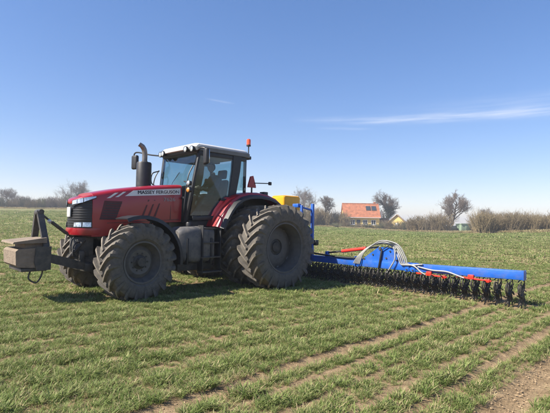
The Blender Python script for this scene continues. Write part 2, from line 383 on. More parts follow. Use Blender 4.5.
def instancer(name, pts, scl, rot, protos, label, cat):
    """one 'stuff' object: points carrying instanced tufts"""
    col = bpy.data.collections.new(name+'_protos')
    for i, me in enumerate(protos): col.objects.link(bpy.data.objects.new('%s_tuft' % name, me))
    me = bpy.data.meshes.new(name); me.from_pydata(pts.tolist(), [], [])
    a = me.attributes.new('sc', 'FLOAT', 'POINT'); a.data.foreach_set('value', scl.astype(np.float32))
    a = me.attributes.new('rz', 'FLOAT', 'POINT'); a.data.foreach_set('value', rot.astype(np.float32))
    a = me.attributes.new('ix', 'INT', 'POINT'); a.data.foreach_set('value', rng.integers(0, len(protos), len(pts)).astype(np.int32))
    o = link(name, me); tag(o, label, cat, kind='stuff')
    g = bpy.data.node_groups.new(name, 'GeometryNodeTree'); g.interface.new_socket('Geometry', in_out='INPUT', socket_type='NodeSocketGeometry'); g.interface.new_socket('Geometry', in_out='OUTPUT', socket_type='NodeSocketGeometry')
    N = g.nodes; L = g.links; gi = N.new('NodeGroupInput'); go = N.new('NodeGroupOutput')
    ci = N.new('GeometryNodeCollectionInfo'); ci.inputs['Collection'].default_value = col; ci.inputs['Separate Children'].default_value = True; ci.inputs['Reset Children'].default_value = True
    ip = N.new('GeometryNodeInstanceOnPoints'); ip.inputs['Pick Instance'].default_value = True
    def attr(n, t):
        x = N.new('GeometryNodeInputNamedAttribute'); x.data_type = t; x.inputs[0].default_value = n; return x.outputs[0]
    cx = N.new('ShaderNodeCombineXYZ'); L.new(attr('rz', 'FLOAT'), cx.inputs[2])
    L.new(gi.outputs[0], ip.inputs['Points']); L.new(ci.outputs[0], ip.inputs['Instance']); L.new(attr('ix', 'INT'), ip.inputs['Instance Index'])
    L.new(cx.outputs[0], ip.inputs['Rotation']); L.new(attr('sc', 'FLOAT'), ip.inputs['Scale']); L.new(ip.outputs[0], go.inputs[0])
    md = o.modifiers.new('scatter', 'NODES'); md.node_group = g; return o
_ph = rng.random((12, 4))
def lump(x, y, s=1.0):
    v = 0
    for i, p in enumerate(_ph):
        k = s*(.35+2.1*p[2]+.3*i); v = v+np.sin(x*k*math.cos(p[3]*6.28)+y*k*math.sin(p[3]*6.28)+p[0]*6.28)/(1+.35*i)
    return v/3.2
BARE = ((5.43, .125), (6.76, .08), (7.22, .175), (6.12, .05), (6.46, .05), (-1.87, .13), (5.78, .045), (5.1, .02), (4.75, .025), (4.1, .04), (3.5, .03), (2.9, .035))
WHEELS = []
def keep_crop(x, y, dens_noise=True):
    k = np.ones_like(x)
    row = (y/.125) % 1.0
    gap = np.abs(row-.5)*2                                              # 1 between rows
    rowy = np.clip((y-5.3)/.3, 0, 1)                                    # rows stand out more on the right-hand strip
    k *= 1-gap*(.55+.15*rowy)
    for yc, hw in BARE:
        d = np.abs(y-yc-.010*np.sin(x*1.7+yc)-.008*np.sin(x*5.1+2*yc)); k *= np.clip((d-hw*.8)/(hw*.35), 0.006, 1)
    for yc in (-9.0, 17.0, -15.5, -22, -30, -41):
        for s in (-.9, .9): k *= np.clip((np.abs(y-yc-s)-.12)/.12, .08, 1)
    k *= np.where((np.abs(x+2.05) < .42) & (np.abs(y) < 6.1), .25, 1)
    if dens_noise: k *= np.clip(.92+.18*lump(x, y)+(.45-.28*rowy)*lump(x*5+4, y*6+1), .42+.2*rowy, 1)
    return k
def crop_zone(name, r0, r1, dens, protos, smin, smax, label, half=46, lift=0.0):
    n = int(dens*R(half)*(r1*r1-r0*r0)); u = rng.random(n); r = np.sqrt(r0*r0+(r1*r1-r0*r0)*u); a = R(half)*(2*rng.random(n)-1)
    x = CAM.x+r*(np.cos(a)*FW.x+np.sin(a)*RT.x); y = CAM.y+r*(np.cos(a)*FW.y+np.sin(a)*RT.y)
    D, _ = edge_at(a)
    ok = (rng.random(n) < keep_crop(x, y)) & (r < D-1.5)
    x, y = x[ok], y[ok]; z = ground_z(x, y)+lift
    s = (smin+(smax-smin)*rng.random(len(x)))*np.clip(1.02+.25*lump(x*1.3+9, y*1.3)+.60*lump(x*5+4, y*6+1), .45, 1.75)
    return instancer(name, np.stack([x, y, z], 1), s, rng.random(len(x))*6.283, protos, label, 'crop')
near_p = [tuft(18, .064, .020, .0046, i, 'crop_leaf', .04+.02*i) for i in range(7)]+[tuft(10, .05, .03, .0045, 50, 'dry_leaf')]
mid_p = [tuft(20, .066, .035, .0062, 20+i, 'crop_leaf', .04+.02*i) for i in range(6)]+[tuft(6, .06, .05, .009, 51, 'dry_leaf')]
far_p = [tuft(26, .085, .20, .018, 40+i, 'crop_leaf') for i in range(5)]+[tuft(12, .07, .16, .02, 52, 'dry_leaf')]
vfar_p = [tuft(40, .10, .55, .045, 60+i, 'crop_leaf') for i in range(5)]
crop_zone('cereal_crop', 2.3, 8.5, 1400, near_p, .45, 1.2, 'tufts of young green cereal in rows in the foreground')
crop_zone('cereal_crop', 8.5, 19, 400, mid_p, .5, 1.2, 'green cereal around and under the tractor and hoe')
crop_zone('cereal_crop', 19, 48, 20, far_p, .8, 1.3, 'green cereal of the field behind the tractor')
crop_zone('cereal_crop', 48, 112, 2.2, vfar_p, .8, 1.3, 'pale green cereal near the far edge of the field')
def clods():
    protos = []
    for i in range(4):
        b = bmesh.new(); bmesh.ops.create_icosphere(b, subdivisions=1, radius=.014); r = random.Random(i)
        for v in b.verts: v.co *= .35+1.0*r.random(); v.co.z *= .6
        me = bpy.data.meshes.new('clod'); b.to_mesh(me); b.free(); me.materials.append(MATS['clod']); protos.append(me)
    X = []; 
    for yc, hw, n in ((5.43, .16, 2200), (6.78, .14, 2200), (7.19, .30, 5200), (6.15, .06, 300), (6.48, .06, 300), (-2.3, .15, 300)):
        x = rng.uniform(-6, 6, n); y = yc+rng.normal(0, hw*.6, n); X.append(np.stack([x, y, ground_z(x, y)-.028*np.exp(-((y-yc)/hw)**2)], 1))
    P = np.concatenate(X); s = .18+.75*rng.random(len(P))**3
    instancer('soil_clods', P, s, rng.random(len(P))*6.283, protos, 'small brown soil clods in the bare strips between rows', 'soil')
clods()

# ------------------------------------------------------------------ background vegetation
def spike(V, F, pts, r0, r1, n=3):
    """tapered twig with n sides, pointed"""
    o = len(V); m = len(pts)
    for i, p in enumerate(pts):
        t = (pts[min(i+1, m-1)]-pts[max(i-1, 0)]).normalized(); x = t.orthogonal().normalized(); y = t.cross(x); rr = r0+(r1-r0)*i/(m-1)
        for k in range(n):
            a = 6.283*k/n; V.append(tuple(p+(x*math.cos(a)+y*math.sin(a))*rr))
    for i in range(m-1):
        for k in range(n): F.append((o+i*n+k, o+i*n+(k+1) % n, o+(i+1)*n+(k+1) % n, o+(i+1)*n+k))
def tree_meshes(seed, H, spread=.5, trunk_h=.28, r0=.25, dense=1.0, up=.25, twig_r=.016, gnarl=.25):
    r = random.Random(seed); TV, TF, KV, KF = [], [], [], []
    def rv(s): return Vector((r.gauss(0, s), r.gauss(0, s), r.gauss(0, s*.7)))
    def grow(p, d, l, rad, lev):
        segs = 4 if lev < 3 else 2; pts = [p]; dd = d.copy()
        for i in range(segs):
            dd = (dd+rv(gnarl*(.5 if lev == 0 else 1))+Vector((0, 0, up*.12))).normalized(); pts.append(pts[-1]+dd*l/segs)
        V, F = (TV, TF) if lev < 3 else (KV, KF)
        spike(V, F, pts, rad, rad*.55 if lev < 4 else rad*.3, 6 if lev == 0 else (5 if lev == 1 else 3))
        if lev >= 5: return
        nch = [int(8*dense)+3, 6, 6, 5, 5][lev]
        for c in range(nch):
            t = (.45+.55*(c+r.random())/nch) if lev > 0 else ((trunk_h+(1-trunk_h)*(c+.6*r.random())/nch))
            t = min(t, .999); i = min(int(t*segs), segs-1); q = pts[i].lerp(pts[i+1], t*segs-i)
            ax = (pts[i+1]-pts[i]).normalized(); side = rv(1); side = (side-ax*side.dot(ax)).normalized()
            ang = R(28+38*r.random()) if lev else R(35+35*r.random())
            nd = (ax*math.cos(ang)+side*math.sin(ang)+Vector((0, 0, up))).normalized()
            k = [spread*1.05, .62, .58, .55, .55][lev]*(.75+.5*r.random())*(1 if lev else (1.15-.55*t))
            grow(q, nd, l*k, max(rad*[.5, .55, .5, .5, .55][lev], twig_r*(1.0, .8, .55, .4, .28)[lev]), lev+1)
    grow(Vector((0, 0, -.3)), Vector((0, 0, 1)), H*.82, r0, 0)
    return TV, TF, KV, KF
def pyd(name, V, F, m):
    me = bpy.data.meshes.new(name); me.from_pydata(V, [], F); me.materials.append(MATS[m]); me.shade_smooth(); return me
def tree(name, loc, label, seed, H, bark='bark', twig='twig_grey', **k):
    TV, TF, KV, KF = tree_meshes(seed, H, **k); root = empty(name, loc); tag(root, label, 'tree')
    link('trunk', pyd('trunk', TV, TF, bark), root); link('crown', pyd('crown', KV, KF, twig), root); return root, TV
tree('bare_tree', at(9, 150), 'small bare tree above the hedge at the left edge of the picture', 3, 6.4, r0=.2, spread=.55, trunk_h=.2, twig_r=.035)
tree('bare_tree', at(74, 150), 'broad bare tree rising over the hedge just in front of the tractor nose', 11, 7.6, r0=.28, spread=.62, trunk_h=.18, dense=1.2, twig_r=.035)
tree('bare_tree', at(303, 150), 'bare tree with pale thin twigs behind the yellow tank', 21, 11.5, r0=.22, spread=.45, trunk_h=.25, twig_r=.03)
tree('gnarled_tree', at(326.5, 118), 'small dark gnarled tree left of the orange roof', 31, 9.0, r0=.24, spread=.34, trunk_h=.5, gnarl=.4, dense=.6, bark='trim_dark', twig='bark', twig_r=.035)
ivy_root, TV = tree('ivy_clad_tree', at(389, 128), 'dark ivy-clad tree standing behind the right end of the orange roof', 43, 9.6, gnarl=.18, r0=.3, spread=.45, trunk_h=.3, bark='trim_dark', twig='bark', dense=1.2, twig_r=.04)
def leaf_cloud(pts, n, size, m, spread, seed=1):
    r = random.Random(seed); V, F = [], []
    for _ in range(n):
        p = Vector(r.choice(pts))+Vector((r.gauss(0, spread), r.gauss(0, spread), r.gauss(0, spread)))
        a = Vector((r.gauss(0, 1), r.gauss(0, 1), r.gauss(0, 1))).normalized(); b_ = a.orthogonal().normalized(); c = a.cross(b_); s = size*(.6+.8*r.random()); o = len(V)
        V += [tuple(p-b_*s), tuple(p+c*s*.6), tuple(p+b_*s), tuple(p-c*s*.6)]; F.append((o, o+1, o+2, o+3))
    return pyd('ivy', V, F, m)
low = [p for p in TV if p[2] < 7.3 and math.hypot(p[0], p[1]) < 1.6 and p[2] > 1]
link('ivy', leaf_cloud(low, 3800, .13, 'ivy', .28), ivy_root)
tree('bare_tree', at(452, 108), 'tall twiggy bare tree beside the green shed', 64, 9.3, gnarl=.16, r0=.25, spread=.36, trunk_h=.12, dense=1.7, twig_r=.028, bark='bark', twig='twig_grey')
tree('bare_tree', at(484, 150), 'faint small bare tree behind the gap right of the green shed', 58, 6.6, r0=.15, spread=.5, twig_r=.03)

def shrub_mesh(seed, H, rad, stems, m, fuzz=7, tr=.013, lean=.28):
    r = random.Random(seed); V, F = [], []
    for _ in range(stems):
        a = r.random()*6.283; rr = rad*r.random()**.5*.7; p = Vector((math.cos(a)*rr, math.sin(a)*rr, -.15))
        d = Vector((math.cos(a)*lean*(rr/rad+.3*r.random())+r.gauss(0, .12), math.sin(a)*lean*(rr/rad+.3*r.random())+r.gauss(0, .12), 1)).normalized()
        L_ = H*(.55+.5*r.random()); pts = [p]
        for i in range(4):
            d = (d+Vector((r.gauss(0, .10), r.gauss(0, .10), .03))).normalized(); pts.append(pts[-1]+d*L_/4)
        spike(V, F, pts, tr*1.7, tr*.5)
        for k in range(fuzz):
            t = .2+.8*r.random(); i = min(int(t*4), 3); q = pts[i].lerp(pts[i+1], t*4-i)
            e = (d+Vector((r.gauss(0, .6), r.gauss(0, .6), r.gauss(.15, .35)))).normalized(); l = L_*(.12+.2*r.random())
            spike(V, F, [q, q+e*l*.5+Vector((r.gauss(0, .04), r.gauss(0, .04), 0)), q+e*l], tr*.9, tr*.3)
    return pyd('hedge_shrub', V, F, m)
SH = {k: [shrub_mesh(100+i+7*j, 3.0, 1.5, 120, k, fuzz=9, tr=.022) for i in range(3)] for j, k in enumerate(('twig_brown', 'twig_olive', 'twig_tan', 'twig_grey'))}
WIL = [shrub_mesh(200+i, 3.2, 1.1, 150, 'twig_tan', fuzz=6, tr=.018, lean=.14) for i in range(4)]
def hedge(x0, x1, d0, d1, step, hts, kinds, label, group, seed, jit=1.0):
    r = random.Random(seed); P, Q = CAM+FW*d0+RT*((x0-275)/FPX*d0), CAM+FW*d1+RT*((x1-275)/FPX*d1)
    n = max(2, int((Q-P).length/step)+1)
    for i in range(n):
        p = P.lerp(Q, i/(n-1)); p = p+FW*r.uniform(-jit, jit)+RT*r.uniform(-.4, .4)*step
        k = r.choice(kinds); me = r.choice(WIL if k == 'willow' else SH[k]); h = hts(i/(n-1))*r.uniform(.82, 1.15)
        o = link('hedge_shrub', me, None, (p.x, p.y, float(ground_z(p.x, p.y)))); o.rotation_euler.z = r.random()*6.283
        s = h/3.0; o.scale = (max(s, .75)*r.uniform(.9, 1.2), max(s, .75)*r.uniform(.9, 1.2), s); tag(o, label, 'shrub', group)
hedge(-110, 190, 119, 121, 2.2, lambda t: 3.0, ['twig_brown', 'twig_olive', 'twig_grey'], 'brown hedge shrub along the far field edge left of the tractor', 'shrubs of the hedge on the left', 1)
hedge(-40, 120, 124, 125, 2.8, lambda t: 3.5, ['twig_olive', 'twig_grey'], 'grey-green taller shrub in the second row of the hedge left of the tractor', 'taller shrubs behind the left hedge', 2)
hedge(296, 342, 118, 117, 1.7, lambda t: 5.2-1.2*t, ['twig_brown', 'twig_olive', 'twig_tan'], 'high tangled brown thicket shrub between the yellow tank and the house', 'thicket shrubs left of the house', 3, 1.6)
hedge(338, 402, 113, 107, 1.7, lambda t: 1.35+.5*math.sin(t*21), ['twig_brown', 'twig_olive'], 'low brown garden hedge shrub in front of the yellow house', 'garden hedge in front of the house', 4, .6)
hedge(385, 424, 112, 104, 1.7, lambda t: 2.5+.7*t, ['twig_brown', 'twig_olive', 'twig_tan'], 'brown garden shrub right of the house in front of the small outbuilding', 'garden shrubs right of the house', 5, 1.4)
hedge(412, 443, 101, 97, 1.5, lambda t: 3.7, ['twig_tan', 'twig_brown'], 'tan twiggy shrub between the outbuilding and the tall bare tree', 'shrubs left of the tall bare tree', 6, 1.0)
hedge(482, 690, 67, 64, .95, lambda t: 2.8+.3*math.sin(t*14+1), ['willow', 'twig_brown', 'willow', 'twig_tan'], 'upright tan hedge shrub at the right field edge', 'shrubs of the tan hedge on the right', 7, .7)
hedge(478, 640, 70, 68, 1.4, lambda t: 2.9+.4*math.sin(t*11), ['twig_brown', 'willow'], 'brown shrub in the back row of the right-hand hedge', 'back row of the tan hedge on the right', 8, .6)

# dry grass along the field edge
def verge():
    n = 5200; px = rng.uniform(-60, 640, n); a = np.arctan((px-275)/FPX); D, _ = edge_at(a); r = D+rng.normal(.3, 1.2, n)
    x = CAM.x+r*(np.cos(a)*FW.x+np.sin(a)*RT.x); y = CAM.y+r*(np.cos(a)*FW.y+np.sin(a)*RT.y)
    protos = [tuft(34, .38, .4, .035, 80+i, 'dry_leaf') for i in range(4)]
    instancer('dry_grass', np.stack([x, y, ground_z(x, y)], 1), .6+.8*rng.random(n), rng.random(n)*6.283, protos, 'dry tan grass along the far edge of the field', 'grass')
verge()

# ------------------------------------------------------------------ farm buildings
def house():
    p = at(362, 119)+Vector((0, 0, .25)); root = empty('farmhouse', p); root.rotation_euler.z = YAW-R(90)-R(3)   # local x = to the right, y = away
    tag(root, 'yellow farmhouse with orange tiled roof and two dark roof windows', 'house')
    Lh = 4.85; Wd = 7.0; eave = 3.15; ridge = 6.6
    b = MB(); b.prism([(0, -.5), (Wd, -.5), (Wd, eave), (Wd/2, ridge-.25), (0, eave)], -Lh, Lh, 'X'); b.build('wall', 'render_yellow', root, 0)
    b = MB(); sl_ = (ridge-eave)/(Wd/2); ov = .45
    for sgn in (0, 1):
        y0, y1 = (-ov, Wd/2) if sgn == 0 else (Wd+ov, Wd/2)
        z0 = eave-ov*sl_
        b.add([(-Lh-.3, y0, z0), (Lh+.3, y0, z0), (Lh+.3, y1, ridge), (-Lh-.3, y1, ridge), (-Lh-.3, y0, z0+.18), (Lh+.3, y0, z0+.18), (Lh+.3, y1, ridge+.18), (-Lh-.3, y1, ridge+.18)],
              [(0, 1, 2, 3), (4, 7, 6, 5), (0, 4, 5, 1), (1, 5, 6, 2), (3, 2, 6, 7), (0, 3, 7, 4)])
    rf = b.build('roof', 'roof_tile', root, 0)
    b = MB(); b.box((-Lh-.3, Wd/2-.14, ridge+.10), (Lh+.3, Wd/2+.14, ridge+.30), .06); b.build('ridge_cap', 'roof_tile', rf)
    b = MB(); b.box((Lh-1.0, Wd/2+.3, ridge-.8), (Lh-.4, Wd/2+.9, ridge+.75), .03); ch = b.build('chimney', 'brick', rf)
    for x0, x1 in ((1.4, 2.7), (2.95, 4.25)):                               # roof windows
        def rp(x, t, off): return (x, -ov+(Wd/2+ov)*t-off*.71, eave-ov*sl_+.18+(Wd/2+ov)*sl_*t+off*.71)
        t0, t1 = .48, .80
        b = MB(); o = [rp(x0, t0, .0), rp(x1, t0, .0), rp(x1, t1, .0), rp(x0, t1, .0), rp(x0, t0, .12), rp(x1, t0, .12), rp(x1, t1, .12), rp(x0, t1, .12)]
        b.add(o, [(0, 3, 2, 1), (4, 5, 6, 7), (0, 1, 5, 4), (1, 2, 6, 5), (2, 3, 7, 6), (3, 0, 4, 7)]); wf = b.build('roof_window', 'trim_dark', rf, 0)
        e = .12; b = MB(); o = [rp(x0+e, t0+.03, .10), rp(x1-e, t0+.03, .10), rp(x1-e, t1-.03, .10), rp(x0+e, t1-.03, .10), rp(x0+e, t0+.03, .15), rp(x1-e, t0+.03, .15), rp(x1-e, t1-.03, .15), rp(x0+e, t1-.03, .15)]
        b.add(o, [(0, 3, 2, 1), (4, 5, 6, 7), (0, 1, 5, 4), (1, 2, 6, 5), (2, 3, 7, 6), (3, 0, 4, 7)]); b.build('pane', 'window_glass', wf, 0)
    for x0 in (-4.0, -2.5, -.9, .9, 3.2):
        if x0 == -.9:
            b = MB(); b.box((x0-.5, -.06, -.3), (x0+.5, .05, 2.15), .02); d = b.build('door', 'trim_dark', root)
            b = MB(); b.box((x0-.34, -.09, 1.2), (x0+.34, -.05, 1.95), .01); b.build('pane', 'window_glass', d); continue
        b = MB()
        for (a0, a1, c0, c1) in ((x0-.62, x0-.52, .8, 2.15), (x0+.52, x0+.62, .8, 2.15), (x0-.04, x0+.04, .9, 2.05), (x0-.52, x0+.52, .8, .9), (x0-.52, x0+.52, 2.05, 2.15)): b.box((a0, -.07, c0), (a1, .06, c1))
        wf = b.build('window', 'trim_white', root, 0)
        b = MB(); b.box((x0-.52, -.03, .9), (x0-.04, .02, 2.05)); b.build('pane', 'window_glass', wf, 0)
        b = MB(); b.box((x0+.04, -.03, .9), (x0+.52, .02, 2.05)); b.build('pane', 'window_glass', wf, 0)
        b = MB(); b.box((x0-.7, -.14, .70), (x0+.7, .05, .79)); b.build('sill', 'trim_white', wf, 0)
    b = MB(); b.tube([(-Lh-.3, -ov-.06, eave-ov*sl_+.02), (Lh+.3, -ov-.06, eave-ov*sl_+.02)], .07, 6); b.build('gutter', 'trim_white', root)
house()
def outbuilding():
    p = at(397, 116); root = empty('outbuilding', p); root.rotation_euler.z = YAW-R(90)-R(20); tag(root, 'small pale yellow outbuilding with a low faded roof right of the house', 'outbuilding')
    Wd = 5.2; Lg = 5; ea = 1.9; rg = 4.2
    b = MB(); b.prism([(-Wd/2, -.5), (Wd/2, -.5), (Wd/2, ea), (0, rg-.2), (-Wd/2, ea)], 0, Lg, 'Y'); b.build('wall', 'render_yellow', root, 0)
    b = MB(); s = (rg-ea)/(Wd/2)
    for g in (-1, 1):
        x0 = g*(Wd/2+.35); z0 = ea-.35*s; b.add([(x0, -.35, z0), (0, -.35, rg), (0, Lg+.3, rg), (x0, Lg+.3, z0), (x0, -.35, z0+.14), (0, -.35, rg+.14), (0, Lg+.3, rg+.14), (x0, Lg+.3, z0+.14)],
            [(0, 1, 2, 3), (4, 7, 6, 5), (0, 4, 5, 1), (1, 5, 6, 2), (2, 6, 7, 3), (3, 7, 4, 0)])
    b.build('roof', 'roof_tile_faded', root, 0)
    b = MB(); b.box((-.5, -.06, -.3), (.5, .04, 2.0), .02); d = b.build('door', 'trim_white', root); b = MB(); b.box((-1.9, -.05, .9), (-1.0, .03, 1.8)); b.build('window', 'window_glass', root, 0)
    p = at(384.5, 121); r2 = empty('lean_to_shed', p); r2.rotation_euler.z = YAW-R(90); tag(r2, 'dark flat-roofed lean-to with a white vent pipe against the house end', 'shed')
    b = MB(); b.box((-1.2, 0, -.4), (1.3, 3, 3.1), .03); b.build('wall', 'trim_dark', r2); b = MB(); b.box((-1.35, -.15, 3.1), (1.45, 3.15, 3.3), .03); b.build('roof', 'tarp_dark', r2)
    b = MB(); b.box((-.95, .4, 3.3), (-.55, .8, 5.0), .03); b.box((-1.0, .35, 5.0), (-.5, .85, 5.12), .02); b.build('vent_pipe', 'trim_white', r2)
outbuilding()
def small_sheds():
    p = at(466, 106); root = empty('green_shed', p); root.rotation_euler.z = YAW-R(90)+R(12); tag(root, 'pale green metal shed beyond the field edge right of the tall bare tree', 'shed')
    b = MB(); b.box((-1.25, 0, -.2), (1.25, 2.2, 1.55), .03); b.build('wall', 'shed_green', root)
    b = MB(); b.prism([(-.1, 1.55), (2.3, 1.55), (2.3, 1.66), (-.1, 1.78)], -1.35, 1.35, 'X'); b.build('roof', 'shed_green', root, 0)
    b = MB(); b.box((-.2, -.04, 0), (.55, .02, 1.4), .01); d = b.build('door', 'shed_green', root); b = MB(); b.box((.40, -.08, .65), (.47, -.03, .8), .005); b.build('handle', 'trim_dark', d)
    for px, d_, wd, h, lab in ((452, 107, 2.6, 1.35, 'long dark tarp-covered heap left of the green shed'), (472.5, 106, .9, 1.5, 'small dark upright covered stack right of the green shed')):
        q = at(px, d_); b = bmesh.new(); bmesh.ops.create_icosphere(b, subdivisions=3, radius=1)
        for v in b.verts:
            n = Vector(v.co); k = 1+.12*math.sin(n.x*5+px)+.1*math.sin(n.y*6+n.z*4); v.co = Vector((math.copysign(abs(n.x)**.6, n.x)*wd/2*k, math.copysign(abs(n.y)**.6, n.y)*.8*k, (math.copysign(abs(n.z)**.6, n.z)*.5+.42)*h*k))
        o = MB().bm(b).build('tarp_heap', 'tarp_dark', None, 60, q); o.rotation_euler.z = YAW-R(90); tag(o, lab, 'heap')
small_sheds()

# ------------------------------------------------------------------ tractor (world X = its heading, Y = its left)
tractor = empty('tractor', (0, 0, 0)); tag(tractor, 'red four-wheel-drive farm tractor with twin rear wheels and white cab roof', 'tractor')
def tyre_mesh(Rt, W, rim, nl, lug, seed):
    b = MB(); Rc = Rt-lug; hw = W/2
    prof = [(rim-.015, -hw*.72), (rim+.02, -hw*.80), (rim+.05, -hw*.93), ((rim+Rc)/2, -hw), (Rc-.075, -hw*.95), (Rc-.025, -hw*.84), (Rc-.006, -hw*.55), (Rc, 0)]
    prof = prof+[(r, -y) for r, y in prof[-2::-1]]; b.lathe(prof, 56)
    def cr(y):
        a = abs(y)/hw
        return Rc if a < .1 else (Rc-.006*a/.55 if a < .55 else (Rc-.006-(a-.55)/.29*.019 if a < .84 else (Rc-.025-(a-.84)/.11*.05 if a < .95 else Rc-.075-(a-.95)*1.2)))
    rr = random.Random(seed); nf = len(b.f)
    for k in range(nl):
        for s in (-1, 1):
            ph0 = 2*math.pi*(k+(.5 if s > 0 else 0))/nl+rr.gauss(0, .002); secs = []
            for t in (-.06, .15, .38, .62, .84, .97, 1.03):
                y = s*t*hw; base = cr(y)-.012
                top = Rt if abs(t) < .85 else (Rt-.006 if t < .9 else (Rt-.022 if t < 1 else Rt-.085))
                ph = ph0-(max(t, 0)**.92)*hw*1.02/Rt
                wb = (.060+.012*t)/Rt; wt = (.038+.012*t)/Rt
                if t > 1: wb *= .8; base = min(base, Rt-.11)
                P = lambda r_, p_: (r_*math.sin(p_), y, r_*math.cos(p_))
                secs.append([P(base, ph-wb/2*1.2), P(top, ph-wt/2), P(top, ph+wt/2), P(base, ph+wb/2*1.2)])
            b.loft(secs, closed=True)
    me = b.mesh('tyre', 'tyre_rubber', 28); me.materials.append(MATS['tyre_tread'])
    for p in me.polygons:
        c = p.center; rd = Vector((c.x, 0, c.z)).normalized()
        if p.index >= nf and p.normal.dot(rd) > .75 and abs(c.y) < hw*.93: p.material_index = 1
    return me
def rim_mesh(rim, W, disc_y, sgn, hubr):
    hw = W/2*.78; d = disc_y
    b = MB(); b.lathe([(rim+.012, -hw-.012), (rim-.018, -hw-.012), (rim-.03, -hw+.05), (rim-.075, -hw*.4), (rim-.075, hw*.4), (rim-.03, hw-.05), (rim-.018, hw+.012), (rim+.012, hw+.012), (rim+.012, -hw-.012)], 48)
    ring = b.mesh('rim', 'rim_paint', 30)
    b = MB(); b.lathe([(rim-.06, d), (rim*.72, d+sgn*.03), (rim*.60, d+sgn*.055), (hubr*1.05, d+sgn*.04), (hubr*1.05, d-sgn*.0), (rim*.6, d-.0), (rim-.06, d-sgn*.02), (rim-.06, d)], 40)
    for k in range(8):                                                     # wheel lugs between disc and rim
        a = 2*math.pi*k/8; M = Matrix.Rotation(a, 4, 'Y'); b.box((-.04, d-.03, rim*.80), (.04, d+.03, rim-.055), .008, M)
    disc = b.mesh('wheel', 'rim_paint', 30); return ring, disc
def hub_mesh(r, y0, y1, nb, br):
    b = MB(); b.lathe([(.0, y1), (r*.62, y1), (r*.68, y1-.012*np.sign(y1-y0)), (r*.72, (y0+y1)/2), (r*1.05, y0+.3*(y1-y0)), (r*1.08, y0), (0, y0)], 28)
    for k in range(nb):
        a = 2*math.pi*k/nb; M = Matrix.Translation((br*math.sin(a), y0+.3*(y1-y0), br*math.cos(a)))
        b.lathe([(0, .03*np.sign(y1-y0)), (.016, .03*np.sign(y1-y0)), (.016, -.01), (0, -.01)], 6, 'Y', (br*math.sin(a), y0+.22*(y1-y0), br*math.cos(a)))
    return b.mesh('hub', 'cast_iron', 35)
FR, RR_ = .712, .932; FWD, RWD = .56, .60
ft = tyre_mesh(FR, FWD, .375, 20, .046, 1); rt = tyre_mesh(RR_, RWD, .535, 22, .056, 2)
def wheel(loc, side, tyre, rim, W, disc, hub, rz=0, spin=0.0, label=None):
    ring, dm = rim_mesh(rim, W, disc*side, side, hub[0]); o = link('wheel', dm, tractor, loc); o.rotation_euler = (0, spin, rz)
    t = link('tyre', tyre, o); link('rim', ring, o); link('hub', hub_mesh(hub[0], disc*side, (disc+hub[1])*side, hub[2], hub[3]), o)
    if label: o['label'] = label
    return o
STEER = R(5)
for s in (1, -1):
    wheel((2.95, s*.965, FR-.03), s, ft, .375, FWD, .06, (.13, .13, 10, .16), STEER, .1+.2*s, 'front wheel with dusty lugged tyre')
    wheel((0, s*.86, RR_-.03), s, rt, .535, RWD, .05, (.17, .10, 10, .2), 0, .05, 'inner rear wheel')
    wheel((0, s*1.655, RR_-.03), s, rt, .535, RWD, -.08, (.17, .05, 10, .2), 0, .16, 'outer twin rear wheel with deep rim')
# chassis
b = MB(); b.box((-.45, -.30, .62), (1.3, .30, 1.35), .05); b.box((1.2, -.26, .66), (2.5, .26, 1.15), .04); b.box((2.4, -.22, .74), (3.75, .22, 1.12), .04); b.build('chassis', 'cast_iron', tractor)
b = MB(); b.box((1.9, -.33, 1.05), (3.4, .33, 1.62), .05); b.lathe([(0, -.36), (.09, -.36), (.09, -.30)], 14, 'Y', (2.3, 0, 1.2))
for k in range(5): b.tube([(2.0+.26*k, .33, 1.15), (2.0+.26*k, .38, 1.25), (2.05+.26*k, .36, 1.5)], .022, 6)
b.build('engine', 'cast_iron', tractor)
b = MB(); b.lathe([(0, -1.58), (.12, -1.58), (.12, -.5), (.2, -.4), (.2, .4), (.12, .5), (.12, 1.58), (0, 1.58)], 20, 'Y', (0, 0, RR_-.03)); b.build('rear_axle', 'cast_iron', tractor)
b = MB(); b.loft([[(2.95+dx, y, FR-.03+dz) for dx, dz in ((-.10, -h), (.10, -h), (.10, h), (-.10, h))] for y, h in ((-.74, .11), (-.5, .09), (-.2, .14), (.2, .14), (.5, .09), (.74, .11))], closed=True)
b.tube([(2.75, -.70, .74), (2.75, .70, .74)], .025, 8); b.lathe([(0, -.78), (.17, -.78), (.19, -.70), (.19, -.60), (0, -.6)], 20, 'Y', (2.95, 0, FR-.03)); b.lathe([(0, .78), (.17, .78), (.19, .70), (.19, .60), (0, .6)], 20, 'Y', (2.95, 0, FR-.03)); b.build('front_axle', 'cast_iron', tractor)
# hood
HS = [(1.72, .475, 2.215, 1.42), (2.2, .47, 2.17, 1.40), (2.7, .46, 2.10, 1.31), (3.1, .445, 2.035, 1.17), (3.42, .425, 1.965, 1.125), (3.56, .40, 1.93, 1.125)]
def hood_sec(x, w_, zt, zb):
    h = zt-zb; half = [(w_*.965, zb), (w_*.985, zb+.25*h), (w_, zb+.55*h), (w_*.99, zt-.085), (w_*.965, zt-.045), (w_*.91, zt-.018), (w_*.80, zt-.002), (w_*.5, zt+.012), (0, zt+.016)]
    return [(x, y, z) for y, z in half]+[(x, -y, z) for y, z in half[-2::-1]]
b = MB(); b.loft([hood_sec(*h) for h in HS], cap=True); hood = b.build('hood', 'red_paint', tractor, 40)
def hood_w(x): return np.interp(x, [h[0] for h in HS], [h[1] for h in HS])
def hood_t(x): return np.interp(x, [h[0] for h in HS], [h[2] for h in HS])
